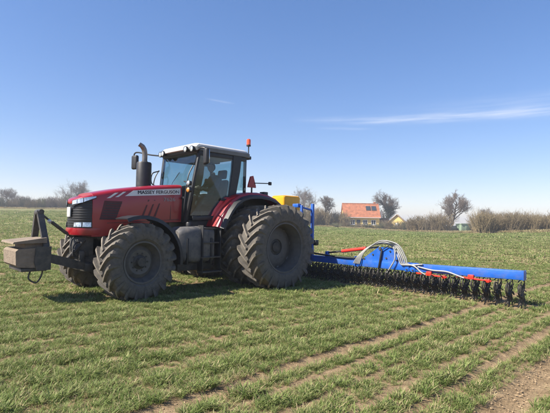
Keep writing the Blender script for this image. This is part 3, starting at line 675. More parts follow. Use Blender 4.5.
# nose: plan outline from side to front centre
NZ = .075
OUT = [(3.50, .412), (3.60, .392), (3.69, .355), (3.76, .30), (3.81, .22), (3.84, .12), (3.85, 0)]
def outl(t):
    """t 0..1 along left half outline"""
    u = t*(len(OUT)-1); i = min(int(u), len(OUT)-2); k = u-i; a, c = OUT[i], OUT[i+1]; return a[0]+(c[0]-a[0])*k, a[1]+(c[1]-a[1])*k
def nose_layer(rows, name, m, parent):
    """rows of (z, scale about x=3.4, forward)"""
    secs = []
    for z, s, f in rows:
        L_ = [(3.40+(x-3.40)*s+f, y*s, z(x) if callable(z) else z) for x, y in OUT]; L_ = [(x, y, z_-NZ) for x, y, z_ in L_]; secs.append([(3.40, L_[0][1], L_[0][2])]+L_+[(x, -y, z_) for x, y, z_ in L_[-2::-1]]+[(3.40, -L_[0][1], L_[0][2])])
    b = MB(); b.loft(secs); return b.build(name, m, parent, 40)
nose_layer([(1.21, .90, .0), (1.23, .99, .0), (1.30, 1.02, .0), (1.355, 1.01, .0), (1.36, .96, 0)], 'bumper', 'red_paint', tractor)
nose_layer([(1.355, .955, 0), (1.5, .965, 0), (1.7, .965, -.01), (1.88, .94, -.02)], 'grille', 'grille_mesh', tractor)
top = lambda d: (lambda x: float(np.interp(x, [3.4, 3.6, 3.75, 3.85], [2.02, 1.985, 1.945, 1.915]))-d)
nose_layer([(top(.11), .965, -.005), (top(.075), .995, -.005), (top(.04), .985, -.01), (top(.012), .93, -.015), (top(-.004), .78, -.02), (top(-.012), .4, -.02)], 'nose', 'red_paint', tractor)
def strip(name, m, s, t0, t1, zl0, zh0, zl1, zh1, off, parent, n=8, depth=.02):
    b = MB(); secs = []
    for k in range(n+1):
        t = t0+(t1-t0)*k/n; x, y = outl(t); x2, y2 = outl(min(t+.01, 1)); d = Vector((x2-x, y2-y)).normalized(); nx, ny = (-d.y, d.x); 
        if nx*1+ny*.6 < 0: nx, ny = -nx, -ny
        zl = zl0+(zl1-zl0)*k/n-NZ; zh = zh0+(zh1-zh0)*k/n-NZ
        secs.append([(x+nx*(off-depth), s*(y+ny*(off-depth)), zl), (x+nx*off, s*(y+ny*off), zl), (x+nx*(off-.006), s*(y+ny*(off-.006)), zh), (x+nx*(off-depth), s*(y+ny*(off-depth)), zh)])
    b.loft(secs, closed=True); return b.build(name, m, parent, 40)
for s in (1, -1):
    h = strip('headlight', 'black_plastic', s, .0, .82, 1.905, 1.958, 1.745, 1.865, .004, tractor)
    strip('lens', 'lens', s, .01, .36, 1.925, 1.952, 1.835, 1.912, .009, h); strip('lens', 'lens', s, .385, .58, 1.828, 1.905, 1.805, 1.882, .009, h); strip('lens', 'lens', s, .60, .79, 1.805, 1.880, 1.787, 1.858, .009, h)
    h = strip('work_light', 'black_plastic', s, .10, .72, 1.365, 1.475, 1.365, 1.465, .004, tractor)
    strip('lens', 'lens', s, .13, .38, 1.38, 1.462, 1.38, 1.462, .009, h); strip('lens', 'lens', s, .42, .69, 1.38, 1.46, 1.38, 1.455, .009, h)
for k in range(10):
    z = 1.40+k*.046; sc_ = float(np.interp(z, [1.355, 1.5, 1.7, 1.88], [.955, .965, .965, .94]))+.010; fw_ = float(np.interp(z, [1.5, 1.7, 1.88], [0, -.01, -.02]))
    nose_layer([(z, sc_-.004, fw_), (z+.004, sc_, fw_), (z+.014, sc_, fw_), (z+.018, sc_-.004, fw_)], 'grille_bar', 'black_plastic', tractor)
b = MB(); b.box((3.842, -.05, 1.485), (3.862, .11, 1.665), .004); b.build('number_plate', 'plate_white', tractor)
# hood side details (both sides)
for s in (1, -1):
    def hp(x, z, off=.004): return (x, s*(float(hood_w(x))*.992+off), z)
    def side_panel(name, m, quad, off, nx=6, th=.008, parent=None):
        """quad: (x,z) bl, br, tr, tl -> panel following the hood side"""
        b = MB(); secs = []
        for k in range(nx+1):
            t = k/nx; lo = (quad[0][0]+(quad[1][0]-quad[0][0])*t, quad[0][1]+(quad[1][1]-quad[0][1])*t); hi = (quad[3][0]+(quad[2][0]-quad[3][0])*t, quad[3][1]+(quad[2][1]-quad[3][1])*t)
            secs.append([hp(*lo, off-th), hp(*lo, off), hp(*hi, off), hp(*hi, off-th)])
        b.loft(secs, closed=True); return b.build(name, m, parent or tractor, 30)
    st = side_panel('side_stripe', 'stripe_silver', [(2.97, 1.905), (1.76, 2.000), (1.76, 2.135), (2.80, 2.025)], .006)
    side_panel('slash_mark', 'stripe_silver', [(3.16, 1.875), (3.10, 1.880), (2.95, 1.99), (3.00, 1.986)], .006)
    side_panel('slash_mark', 'stripe_silver', [(3.32, 1.845), (3.25, 1.855), (3.10, 1.965), (3.16, 1.957)], .006)
    side_panel('side_intake', 'red_mesh', [(3.44, 1.44), (3.14, 1.44), (3.02, 1.80), (3.36, 1.80)], .005)
    for k in range(7): side_panel('intake_slat', 'black_plastic', [(3.425-.018*k, 1.462+.048*k), (3.135-.018*k, 1.462+.048*k), (3.131-.018*k, 1.474+.048*k), (3.421-.018*k, 1.474+.048*k)], .012, nx=2)
    side_panel('panel_gap', 'grille_mesh', [(1.985, 1.47), (1.978, 1.47), (1.978, 1.98), (1.985, 1.98)], .0015, nx=1)
    side_panel('panel_gap', 'grille_mesh', [(3.30, 1.375), (1.78, 1.47), (1.78, 1.478), (3.30, 1.383)], .0015, nx=8)
    for k in range(3): side_panel('side_vent', 'red_mesh', [(2.62-.13*k, 1.52), (2.58-.13*k, 1.52), (2.46-.13*k, 1.86), (2.49-.13*k, 1.86)], .003, nx=2)
    for body, size, m, x0, z0, x1, z1 in (('MASSEY FERGUSON', .095, 'decal_dark', 2.72, 1.960, 1.79, 2.033), ('7626', .105, 'decal_pale', 2.16, 1.84, 1.88, 1.86)):
        me = text_mesh(body, size, m); wdt = max(v.co.x for v in me.vertices); tilt = math.atan2(z1-z0, abs(x1-x0)); k = (x0-x1)/wdt
        o = link('lettering', me, tractor)
        if s == 1: o.matrix_local = Matrix(((-k*math.cos(tilt), math.sin(tilt), 0, x0), (.019*k, 0, 1, hp(x0, z0, .010)[1]), (k*math.sin(tilt), math.cos(tilt), 0, z0), (0, 0, 0, 1)))
        else: o.matrix_local = Matrix(((k*math.cos(tilt), math.sin(tilt)*-1, 0, x1), (.019*k, 0, -1, hp(x1, z1, .010)[1]), (-k*math.sin(tilt), math.cos(tilt), 0, z1), (0, 0, 0, 1)))
# front bolster and linkage
b = MB(); b.loft([[(x, y*w_, z) for y, z in ((-1, zb), (1, zb), (1.0, zt), (-1.0, zt))] for x, w_, zb, zt in ((3.30, .22, .72, 1.2), (3.46, .22, .62, 1.20), (3.60, .19, .56, 1.18), (3.67, .13, .60, 1.08))], closed=True)
b.box((3.50, -.34, .48), (3.66, .38, .64), .03); b.build('front_bolster', 'cast_iron', tractor)
for s in (1, -1):
    b = MB(); b.loft([[(x, s*y-.03, z-h), (x, s*y+.03, z-h), (x, s*y+.03, z+h), (x, s*y-.03, z+h)] for x, y, z, h in ((3.58, .33, .56, .06), (3.92, .36, .66, .085), (4.30, .38, .78, .07), (4.42, .38, .79, .05))], closed=True)
    b.lathe([(0, s*.30), (.07, s*.30), (.07, s*.45), (0, s*.45)], 14, 'Y', (4.36, 0, .79)); b.build('front_lift_arm', 'frame_steel', tractor)
    b = MB(); b.tube([(3.62, s*.20, 1.06), (3.84, s*.27, .84)], .036, 10); b.tube([(3.82, s*.26, .86), (3.94, s*.32, .74)], .022, 8); (b.build('lift_cylinder', 'cast_iron', tractor) if s == 1 else None)
b = MB(); b.tube([(3.60, 0, 1.03), (3.90, 0, 1.20), (4.13, 0, 1.38)], .032, 8); b.tube([(4.10, 0, 1.355), (4.33, 0, 1.54)], .02, 8); b.lathe([(0, -.05), (.045, -.05), (.045, .05), (0, .05)], 10, 'Y', (4.345, 0, 1.555)); b.build('top_link', 'frame_steel', tractor)
b = MB(); b.tube(bez([(4.16, .04, 1.40), (4.18, .06, 1.36), (4.20, .06, 1.38)], 4), .012, 6)
bb = bmesh.new(); bmesh.ops.create_uvsphere(bb, u_segments=10, v_segments=8, radius=.035); b.bm(bb, Matrix.Translation((4.19, .06, 1.40))); b.build('link_knob', 'stripe_silver', tractor)
for y, z in ((.10, 1.12), (.2, 1.02)):
    b = MB(); b.tube(bez([(3.64, y, z), (3.80, y+.06, z-.02), (3.86, y+.12, z-.22), (3.76, y+.14, .74)], 6), .013, 6); b.build('hydraulic_hose', 'black_plastic', tractor, 60)
b = MB(); b.box((3.62, -.10, .86), (3.72, .14, 1.02), .015); b.box((3.64, .22, .60), (3.72, .30, .86), .01); b.build('hitch_frame', 'frame_steel', tractor)
# front fenders
for s in (1, -1):
    b = MB(); secs = []
    for k in range(15):
        a = R(22-118*k/14); rr = FR+.10+.02*math.cos(a)
        c = Vector((2.95, 0, FR-.03)); rad = Vector((math.sin(a), 0, math.cos(a)))
        p = c+rad*rr; q = c+rad*(rr+.02); e = c+rad*(rr-.045)
        secs.append([(p.x, s*.72, p.z), (p.x, s*1.19, p.z), (e.x, s*1.215, e.z), (e.x, s*1.23, e.z), (q.x, s*1.215, q.z), (q.x, s*.72, q.z)])
    b.loft(secs, closed=True); b.tube([(2.6, s*.60, .95), (2.45, s*.80, 1.30)], .03, 6); b.tube([(2.75, s*.5, .9), (2.55, s*.85, 1.50)], .03, 6); b.build('front_fender', 'black_plastic', tractor)
# cab
b = MB(); b.box((.25, -.62, 1.28), (1.62, .62, 1.46), .03); b.box((1.5, -.42, 1.40), (1.70, .42, 2.20), .03); b.build('cab_floor', 'black_plastic', tractor)
def pillar(name, p, q, a, c):
    b = MB(); b.beam(p, q, a, c, .012, up=(1, 0, 0)); return b.build(name, 'black_plastic', tractor)
ZT = 2.93
for s in (1, -1):
    pillar('cab_pillar', (1.70, s*.60, 1.42), (1.47, s*.735, ZT+.03), .07, .06)
    b = MB(); b.loft([[(x0, s*.70, z), (x0, s*.775, z), (x1, s*.775, z), (x1, s*.70, z)] for x0, x1, z in ((.72, .56, 1.7), (.66, .46, 2.2), (.60, .38, 2.6), (.58, .34, ZT+.02))], closed=True); b.build('cab_pillar', 'black_plastic', tractor)
    pillar('cab_pillar', (.13, s*.63, 1.75), (.16, s*.68, ZT+.02), .06, .06)
    b = MB(); b.beam((1.60, s*.70, 1.50), (.62, s*.76, 1.55), .05, .09, .012); b.beam((1.50, s*.735, ZT-.03), (.2, s*.73, ZT-.03), .06, .10, .012); b.build('door_frame', 'black_plastic', tractor)
    q = [(1.625, s*.655, 1.56), (.66, s*.758, 1.60), (.585, s*.755, ZT-.06), (1.475, s*.75, ZT-.06)]
    b = MB(); b.panel(q, .006); d = b.build('door_glass', 'side_glass', tractor, 0)
    b = MB(); b.box((.76, s*.79-.012, 1.90), (.92, s*.79+.012, 1.96), .008); b.box((.78, s*.765-.02, 1.91), (.82, s*.765+.02, 1.95), .004); b.build('door_handle', 'black_plastic', d)
    q = [(.50, s*.758, 2.16), (.15, s*.70, 2.18), (.17, s*.715, ZT-.06), (.375, s*.755, ZT-.06)]
    b = MB(); b.panel(q, .006); b.build('quarter_glass', 'side_glass', tractor, 0)
b = MB(); b.panel([(1.70, -.56, 1.95), (1.70, .56, 1.95), (1.495, .69, ZT), (1.495, -.69, ZT)], .006); ws = b.build('windscreen', 'cab_glass', tractor, 0)
b = MB(); b.tube([(1.66, -.2, 2.02), (1.615, -.1, 2.30), (1.575, .12, 2.52)], .008, 5); b.build('wiper', 'black_plastic', ws)
b = MB(); b.panel([(.12, -.60, 1.95), (.12, .60, 1.95), (.15, .65, ZT-.05), (.15, -.65, ZT-.05)], .006); b.build('rear_glass', 'cab_glass', tractor, 0)
b = MB(); b.beam((1.72, -.58, 1.93), (1.72, .58, 1.93), .05, .05, .01); b.beam((.13, -.64, 1.85), (.13, .64, 1.85), .05, .2, .02); b.beam((1.50, -.72, ZT), (1.50, .72, ZT), .05, .06, .01); b.build('cab_crossbar', 'black_plastic', tractor)
# roof
def rrect(x0, x1, y, z, r=.12, n=4):
    pts = []
    for cx, cy, a0 in ((x1-r, y-r, 0), (x0+r, y-r, 90), (x0+r, -y+r, 180), (x1-r, -y+r, 270)):
        for k in range(n+1):
            a = R(a0+90*k/n); pts.append((cx+r*math.cos(a), cy+r*math.sin(a), z))
    return pts
b = MB(); b.loft([rrect(.08, 1.52, .74, 2.945), rrect(.05, 1.58, .79, 2.955), rrect(.05, 1.58, .80, 3.03), rrect(.07, 1.56, .785, 3.055)], closed=True); b.build('roof_skirt', 'roof_grey', tractor, 30)
b = MB(); secs = [rrect(.09, 1.55, .765, 3.05), rrect(.10, 1.57, .76, 3.085), rrect(.14, 1.54, .72, 3.115), rrect(.25, 1.45, .62, 3.135), rrect(.45, 1.3, .45, 3.145)]; b.loft(secs, closed=True); roof = b.build('roof', 'roof_white', tractor, 40)
b = MB(); b.loft([rrect(.42, 1.28, .40, 3.14, .06), rrect(.42, 1.28, .40, 3.175, .06), rrect(.45, 1.25, .37, 3.19, .06)], closed=True); b.build('roof_hatch', 'roof_grey', roof, 30)
b = MB(); b.loft([[(1.50, y, 2.97), (1.66-.10*abs(y/.72)**3, y, 2.985), (1.67-.10*abs(y/.72)**3, y, 3.045), (1.60-.08*abs(y/.72)**3, y, 3.085), (1.48, y, 3.10)] for y in np.linspace(-.745, .745, 13)], closed=True); vis = b.build('roof_visor', 'roof_white', tractor, 40)
b = MB(); b.loft([[(1.53, y, 2.92), (1.60-.08*abs(y/.72)**3, y, 2.925), (1.61-.08*abs(y/.72)**3, y, 2.966), (1.5, y, 2.966)] for y in np.linspace(-.73, .73, 11)], closed=True); b.build('light_bar', 'black_plastic', tractor, 40)
for y, x in ((.66, 1.60), (.48, 1.64), (-.48, 1.64), (-.66, 1.60)):
    b = MB(); b.lathe([(0, -.05), (.055, -.04), (.066, .02), (.066, .04), (.056, .04)], 18, 'X', (x, y, 2.985)); l_ = b.build('roof_light', 'black_plastic', tractor)
    b = MB(); b.lathe([(.0, .046), (.035, .044), (.057, .036), (.057, .03)], 18, 'X', (x, y, 2.985)); b.build('lens', 'lens', l_)
b = MB(); b.tube([(.12, .66, 3.03), (.06, .68, 3.04), (.06, .68, 3.25)], .014, 8); b.lathe([(0, 3.24), (.052, 3.24), (.052, 3.275), (0, 3.275)], 18, 'Z', (.06, .68, 0)); be = b.build('beacon', 'black_plastic', tractor)
b = MB(); b.lathe([(.050, 3.275), (.052, 3.37), (.044, 3.405), (.02, 3.417), (0, 3.42)], 18, 'Z', (.06, .68, 0)); b.build('beacon_lens', 'lens_orange', be)
for s in (1, -1):
    b = MB(); b.box((-.03, s*.62-.07, 2.93), (.07, s*.62+.07, 3.01), .015); l_ = b.build('roof_light', 'black_plastic', tractor); b = MB(); b.box((-.036, s*.62-.055, 2.945), (-.029, s*.62+.055, 2.995)); b.build('lens', 'lens', l_, 0)
# mirrors
def mirror(s, c, sz, arm, yaw):
    M = Matrix.Translation(c) @ Matrix.Rotation(yaw, 4, 'Z')
    b = MB(); b.tube(bez(arm, 6), .017, 8); a = b.build('mirror_arm', 'black_plastic', tractor)
    b = MB(); b.box((-.045, -sz[0]/2, -sz[1]/2), (.05, sz[0]/2, sz[1]/2), .04, M, 3); b.build('mirror_housing', 'black_plastic', a)
    b = MB(); b.box((-.052, -sz[0]/2+.03, -sz[1]/2+.03), (-.044, sz[0]/2-.03, sz[1]/2-.03), .003, M); b.build('mirror_glass', 'mirror_glass', a)
mirror(1, (1.50, 1.02, 2.80), (.20, .34), [(1.52, .74, 2.96), (1.54, .88, 2.985), (1.52, .99, 2.97), (1.50, 1.02, 2.90)], R(-18))
mirror(-1, (1.95, -1.27, 2.82), (.20, .34), [(1.52, -.74, 2.97), (1.72, -.98, 3.0), (1.90, -1.22, 3.06), (1.97, -1.28, 3.02), (1.96, -1.28, 2.9)], R(10))
# lamps and grab rails by the door
b = MB(); b.tube([(1.74, .58, 2.28), (1.76, .74, 2.25), (1.77, .80, 2.10)], .016, 8); st_ = b.build('lamp_bracket', 'black_plastic', tractor)
for z, m_ in ((2.225, 'lens'), (2.085, 'lens_amber')):
    b = MB(); b.lathe([(0, -.05), (.05, -.04), (.058, .02), (.05, .025)], 16, 'X', (1.78, .83, z)); o = b.build('lamp', 'black_plastic', tractor); b = MB(); b.lathe([(0, .05), (.03, .044), (.05, .026), (.05, .018)], 16, 'X', (1.78, .83, z)); b.build('lens', m_, o)
for s in (1, -1):
    b = MB(); b.tube(bez([(1.76, s*.62, 1.60), (1.80, s*.70, 1.75), (1.74, s*.72, 2.35), (1.62, s*.72, 2.62)], 5), .013, 7); b.build('grab_rail', 'black_plastic', tractor)
b = MB(); b.tube(bez([(1.70, -.60, 2.22), (1.82, -.68, 2.3), (1.80, -.70, 2.52), (1.62, -.70, 2.60)], 5), .014, 7); b.build('grab_rail', 'black_plastic', tractor)
# exhaust
EX, EY = 2.08, -.56
b = MB(); b.lathe([(0, 1.9), (.16, 1.9), (.165, 2.0), (.165, 2.72), (.15, 2.745), (.06, 2.75)], 28, 'Z', (EX, EY, 0)); mu = b.build('exhaust_muffler', 'exhaust_black', tractor)
b = MB(); b.tube(bez([(EX, EY+.02, 2.70), (EX, EY+.02, 2.93), (EX+.02, EY+.02, 3.03), (EX+.07, EY+.02, 3.10), (EX+.13, EY, 3.14)], 6), [.058]*13+[.056]*6+[.05]*6, 14, cap=False); b.build('exhaust_pipe', 'exhaust_steel', mu)
b = MB(); b.lathe([(.067, 2.74), (.067, 2.77), (.056, 2.77)], 18, 'Z', (EX, EY+.02, 0)); b.build('clamp', 'exhaust_steel', mu)
# fuel tank, battery box, steps
def rsec(x, y0, y1, z0, z1, r):
    pts = []
    for cy, cz, a0 in ((y1-r, z1-r, 0), (y0+r, z1-r, 90), (y0+r, z0+r, 180), (y1-r, z0+r, 270)):
        for k in range(4): a = R(a0+30*k); pts.append((x, cy+r*math.cos(a), cz+r*math.sin(a)))
    return pts
b = MB(); b.loft([rsec(1.16, .42, .90, .66, 1.22, .08), rsec(1.22, .40, .98, .60, 1.30, .10), rsec(1.6, .40, 1.0, .58, 1.34, .12), rsec(1.92, .40, .99, .60, 1.32, .12), rsec(2.04, .42, .92, .70, 1.24, .10)], closed=True); ft_ = b.build('fuel_tank', 'tank_grey', tractor, 50)
b = MB(); b.lathe([(0, 1.42), (.05, 1.42), (.062, 1.40), (.062, 1.33), (.085, 1.32), (.085, 1.28)], 18, 'Z', (1.74, .80, 0)); b.build('filler_cap', 'black_plastic', ft_)
b = MB()
for x in (1.3, 1.88): b.box((x-.025, .42, .56), (x+.025, 1.012, 1.10), .02)
b.build('tank_strap', 'black_plastic', ft_)
b = MB(); b.box((1.15, .45, .42), (2.0, .82, .60), .03); b.build('tool_box', 'cast_iron', tractor)
b = MB()
for s in (1, -1): b.box((1.10+(.45 if s > 0 else 0)-.012, .86, .36), (1.10+(.45 if s > 0 else 0)+.012, 1.06, 1.36), .006)
lad = b.build('ladder_side', 'black_plastic', tractor)
for z, y in ((.38, 1.10), (.68, 1.06), (.98, 1.02), (1.28, .98)):
    b = MB(); b.box((1.08, y-.22, z), (1.57, y, z+.03), .006); b.build('step', 'frame_steel', tractor)
b = MB(); b.box((.62, .36, .60), (1.12, .62, 1.25), .04); b.tube([(.7, .62, .8), (1.1, .66, .85)], .03, 8); b.tube([(.7, .62, 1.0), (1.1, .68, 1.1)], .02, 8); b.build('hydraulic_block', 'cast_iron', tractor)
# rear fenders
for s in (1, -1):
    prof = [(1.20, 1.34), (1.11, 1.52), (.98, 1.73), (.82, 1.92), (.60, 2.05), (.35, 2.115), (.05, 2.13), (-.25, 2.10), (-.52, 2.02), (-.76, 1.87), (-.93, 1.65), (-1.0, 1.40)]
    b = MB(); secs = []
    for i, (x, z) in enumerate(prof):
        x0, z0 = prof[max(i-1, 0)]; x1, z1 = prof[min(i+1, len(prof)-1)]; t = Vector((x1-x0, z1-z0)).normalized(); nx, nz = t.y, -t.x
        if nx*(x-0)+nz*(z-.9) > 0: nx, nz = -nx, -nz                         # nx,nz towards the wheel
        secs.append([(x+nx*.03, s*.64, z+nz*.03), (x, s*.64, z), (x, s*.98, z), (x+nx*.018, s*1.04, z+nz*.018), (x+nx*.075, s*1.065, z+nz*.075), (x+nx*.075, s*1.05, z+nz*.075), (x+nx*.04, s*1.02, z+nz*.04)])
    b.loft(secs, closed=True); fd = b.build('rear_fender', 'red_paint', tractor, 40)
    b = MB(); secs = []
    for i, (x, z) in enumerate(prof):
        x0, z0 = prof[max(i-1, 0)]; x1, z1 = prof[min(i+1, len(prof)-1)]; t = Vector((x1-x0, z1-z0)).normalized(); nx, nz = t.y, -t.x
        if nx*x+nz*(z-.9) > 0: nx, nz = -nx, -nz
        secs.append([(x+nx*.078, s*1.055, z+nz*.078), (x+nx*.06, s*1.07, z+nz*.06), (x+nx*.10, s*1.16, z+nz*.10), (x+nx*.15, s*1.165, z+nz*.15)])
    b.loft(secs, closed=True); b.build('fender_flare', 'black_plastic', fd, 40)
    b = MB(); b.panel([(x, s*.64, z-.012) for x, z in prof]+[(-.6, s*.64, 1.0), (.9, s*.64, 1.0)], .03); b.build('fender_inner', 'black_plastic', fd, 0)
# rear marker on the fender and its stalk
b = MB(); b.prism([(-.06, 2.25), (.18, 2.25), (.17, 2.31), (.105, 2.51), (.03, 2.53), (-.05, 2.31)], .80, .84, 'Y'); tl = b.build('rear_marker', 'lens_red', tractor, 0)
b = MB(); b.tube([(.06, .82, 2.10), (.06, .82, 2.26)], .02, 8); b.tube([(.0, .84, 2.36), (-.36, .96, 2.37)], .012, 6); b.box((-.43, .94, 2.33), (-.35, .99, 2.41), .012); b.build('marker_stalk', 'black_plastic', tl)
b = MB(); b.box((-.40, .74, 2.08), (-.26, .90, 2.17), .015); b.build('tail_light', 'black_plastic', tractor)
# rear linkage
for s in (1, -1):
    b = MB(); b.beam((-.35, s*.40, .70), (-1.55, s*.46, .55), .06, .10, .015, up=(0, 1, 0)); b.tube([(-.55, s*.42, 1.35), (-.95, s*.44, .66)], .03, 8); b.build('lower_link', 'cast_iron', tractor)
b = MB(); b.tube([(-.45, 0, 1.15), (-1.0, 0, 1.14), (-1.62, 0, 1.12)], .035, 8); b.build('rear_top_link', 'cast_iron', tractor)
b = MB(); b.tube([(-.35, -.5, 1.35), (-.55, -.45, 1.42), (-.55, .45, 1.42), (-.35, .5, 1.35)], .05, 8); b.build('lift_rockshaft', 'cast_iron', tractor)
# seat, console, steering wheel
b = MB(); b.box((.42, -.26, 1.80), (.92, .26, 1.93), .05, None, 3); b.box((.50, -.14, 1.45), (.82, .14, 1.81), .03); seat = b.build('seat', 'seat_fabric', tractor)
b = MB(); M = Matrix.Translation((.40, 0, 1.9)) @ Matrix.Rotation(R(-8), 4, 'Y'); b.box((-.06, -.25, 0), (.06, .25, .55), .05, M, 3); b.box((-.05, -.15, .58), (.05, .15, .80), .04, M, 3); b.build('backrest', 'seat_fabric', seat)
b = MB(); b.box((.45, -.45, 1.95), (.98, -.32, 2.06), .03); b.box((.75, -.44, 2.06), (.95, -.33, 2.20), .02); b.build('armrest_console', 'black_plastic', tractor)
b = MB(); b.beam((1.50, 0, 1.46), (1.28, 0, 2.06), .12, .16, .03); b.box((1.22, -.17, 2.02), (1.46, .17, 2.14), .03); b.build('steering_column', 'black_plastic', tractor)
b = MB(); MW = Matrix.Translation((1.18, 0, 2.14)) @ Matrix.Rotation(R(-32), 4, 'Y')
b.tube([tuple(MW @ Vector((.19*math.cos(a), .19*math.sin(a), 0))) for a in np.linspace(0, 2*math.pi, 25)], .014, 8, cap=False)
for k in range(3): b.tube([tuple(MW @ Vector((0, 0, -.03))), tuple(MW @ Vector((.19*math.cos(k*2.09+1), .19*math.sin(k*2.09+1), 0)))], .012, 6)
b.build('steering_wheel', 'black_plastic', tractor)

# ------------------------------------------------------------------ driver
def skin_part(name, verts, edges, radii, m, sub=2, root=0):
    me = bpy.data.meshes.new(name); me.from_pydata(verts, edges, []); o = bpy.data.objects.new(name, me); C.objects.link(o)
    md = o.modifiers.new('skin', 'SKIN'); sv = me.skin_vertices[0].data
    for i, r_ in enumerate(radii): sv[i].radius = r_ if isinstance(r_, tuple) else (r_, r_)
    sv[root].use_root = True; o.modifiers.new('sub', 'SUBSURF').levels = sub
    dg = bpy.context.evaluated_depsgraph_get(); dg.update(); e = o.evaluated_get(dg); out = bpy.data.meshes.new_from_object(e); bpy.data.objects.remove(o)
    out.materials.clear(); out.materials.append(MATS[m]); out.shade_smooth(); return out
def driver():
    root = empty('person', (.56, 0, 1.93)); tag(root, 'person in dark jacket seated at the wheel inside the tractor cab', 'person')
    O = Vector((.56, 0, 1.93))
    V = [(.58, 0, 2.02), (.55, 0, 2.16), (.54, 0, 2.32), (.55, 0, 2.46), (.57, 0, 2.55), (.60, 0, 2.62),
         (.55, .17, 2.45), (.66, .26, 2.25), (.90, .22, 2.16), (1.04, .17, 2.20), (.55, -.17, 2.45), (.66, -.26, 2.25), (.90, -.22, 2.16), (1.04, -.17, 2.20),
         (.62, .10, 2.00), (1.02, .15, 2.02), (1.12, .15, 1.62), (1.26, .15, 1.55), (.62, -.10, 2.00), (1.02, -.15, 2.02), (1.12, -.15, 1.62), (1.26, -.15, 1.55)]
    E_ = [(0, 1), (1, 2), (2, 3), (3, 4), (4, 5), (3, 6), (6, 7), (7, 8), (8, 9), (3, 10), (10, 11), (11, 12), (12, 13), (0, 14), (14, 15), (15, 16), (16, 17), (0, 18), (18, 19), (19, 20), (20, 21)]
    rad = [(.14, .17), (.13, .165), (.13, .18), (.11, .16), .065, .055, .085, .06, .048, .036, .085, .06, .048, .036, .095, .075, .052, .05, .095, .075, .052, .05]
    me = skin_part('body', [tuple(Vector(v)-O) for v in V], E_, rad, 'jacket', 2); me.materials.append(MATS['skin']); me.materials.append(MATS['trousers'])
    for p in me.polygons:
        c = p.center
        if c.z > .645 and abs(c.y) < .1: p.material_index = 1
        elif c.z < .14 and c.x > .03: p.material_index = 2
    link('body', me, root)
    b = bmesh.new(); bmesh.ops.create_uvsphere(b, u_segments=24, v_segments=18, radius=1)
    for v in b.verts:
        x, y, z = v.co; jaw = 1-.22*max(0, -z)**1.5; fx = x*.098*(1 if x < 0 else .95); 
        fx += .022*math.exp(-((y/.16)**2+((z+.12)/.22)**2))*(x > .5) - .010*math.exp(-(((abs(y)-.38)/.18)**2+((z-.06)/.14)**2))*(x > .4) + .006*math.exp(-((y/.3)**2+((z+.5)/.1)**2))*(x > .4)
        v.co = Vector((fx, y*.077*jaw, z*.118))
    for s in (1, -1):
        M = Matrix.Translation((-.005, s*.078, -.005)) @ Matrix.Diagonal((.026, .010, .034, 1)); bmesh.ops.create_uvsphere(b, u_segments=8, v_segments=6, radius=1, matrix=M)
    hp_ = Vector((.64, 0, 2.73))-O; h = MB().bm(b).build('head', 'skin', root, 60, hp_)
    b = MB()
    for s in (1, -1):
        bb = bmesh.new(); bmesh.ops.create_uvsphere(bb, u_segments=8, v_segments=6, radius=.011); b.bm(bb, Matrix.Translation((.083, s*.031, .008)))
    b.build('eyes', 'window_glass', h)
    b = MB(); b.box((.086, -.022, -.062), (.094, .022, -.056), .002); b.build('mouth', 'lens_red', h)
    bb = bmesh.new(); bmesh.ops.create_uvsphere(bb, u_segments=20, v_segments=14, radius=1)
    bmesh.ops.delete(bb, geom=[v for v in bb.verts if v.co.z < .25-.55*(v.co.x < .1) and not (v.co.x < -.1 and v.co.z > -.5)], context='VERTS')
    for v in bb.verts: v.co = Vector((v.co.x*.106-.004, v.co.y*.085, v.co.z*.126+.004))
    MB().bm(bb).build('hair', 'hair', h, 60)
    for s in (1, -1):                                                        # hands closed on the steering wheel rim
        hv = [Vector((1.05, s*.17, 2.205)), Vector((1.10, s*.165, 2.225)), Vector((1.13, s*.16, 2.23))]
        fin = MB(); parts = []
        verts = [tuple(v-O) for v in hv]; me = skin_part('hand', verts, [(0, 1), (1, 2)], [(.022, .03), (.018, .036), (.014, .034)], 'skin', 2)
        hand = link('hand', me, root)
        for k, ln in enumerate((.9, 1.0, .95, .78)):
            base = hv[2]+Vector((0, s*(-.026+.0175*k), 0)); pts = [base, base+Vector((.028*ln, 0, .004)), base+Vector((.046*ln, 0, -.018)), base+Vector((.036*ln, 0, -.036))]
            link('finger', skin_part('finger', [tuple(p-O) for p in pts], [(0, 1), (1, 2), (2, 3)], [.009, .0088, .008, .0065], 'skin', 1), hand)
        base = hv[1]+Vector((-.005, -s*.03, -.005)); pts = [base, base+Vector((.022, -s*.012, -.014)), base+Vector((.042, -s*.008, -.026))]
        link('thumb', skin_part('thumb', [tuple(p-O) for p in pts], [(0, 1), (1, 2)], [.0105, .010, .0075], 'skin', 1), hand)
driver()

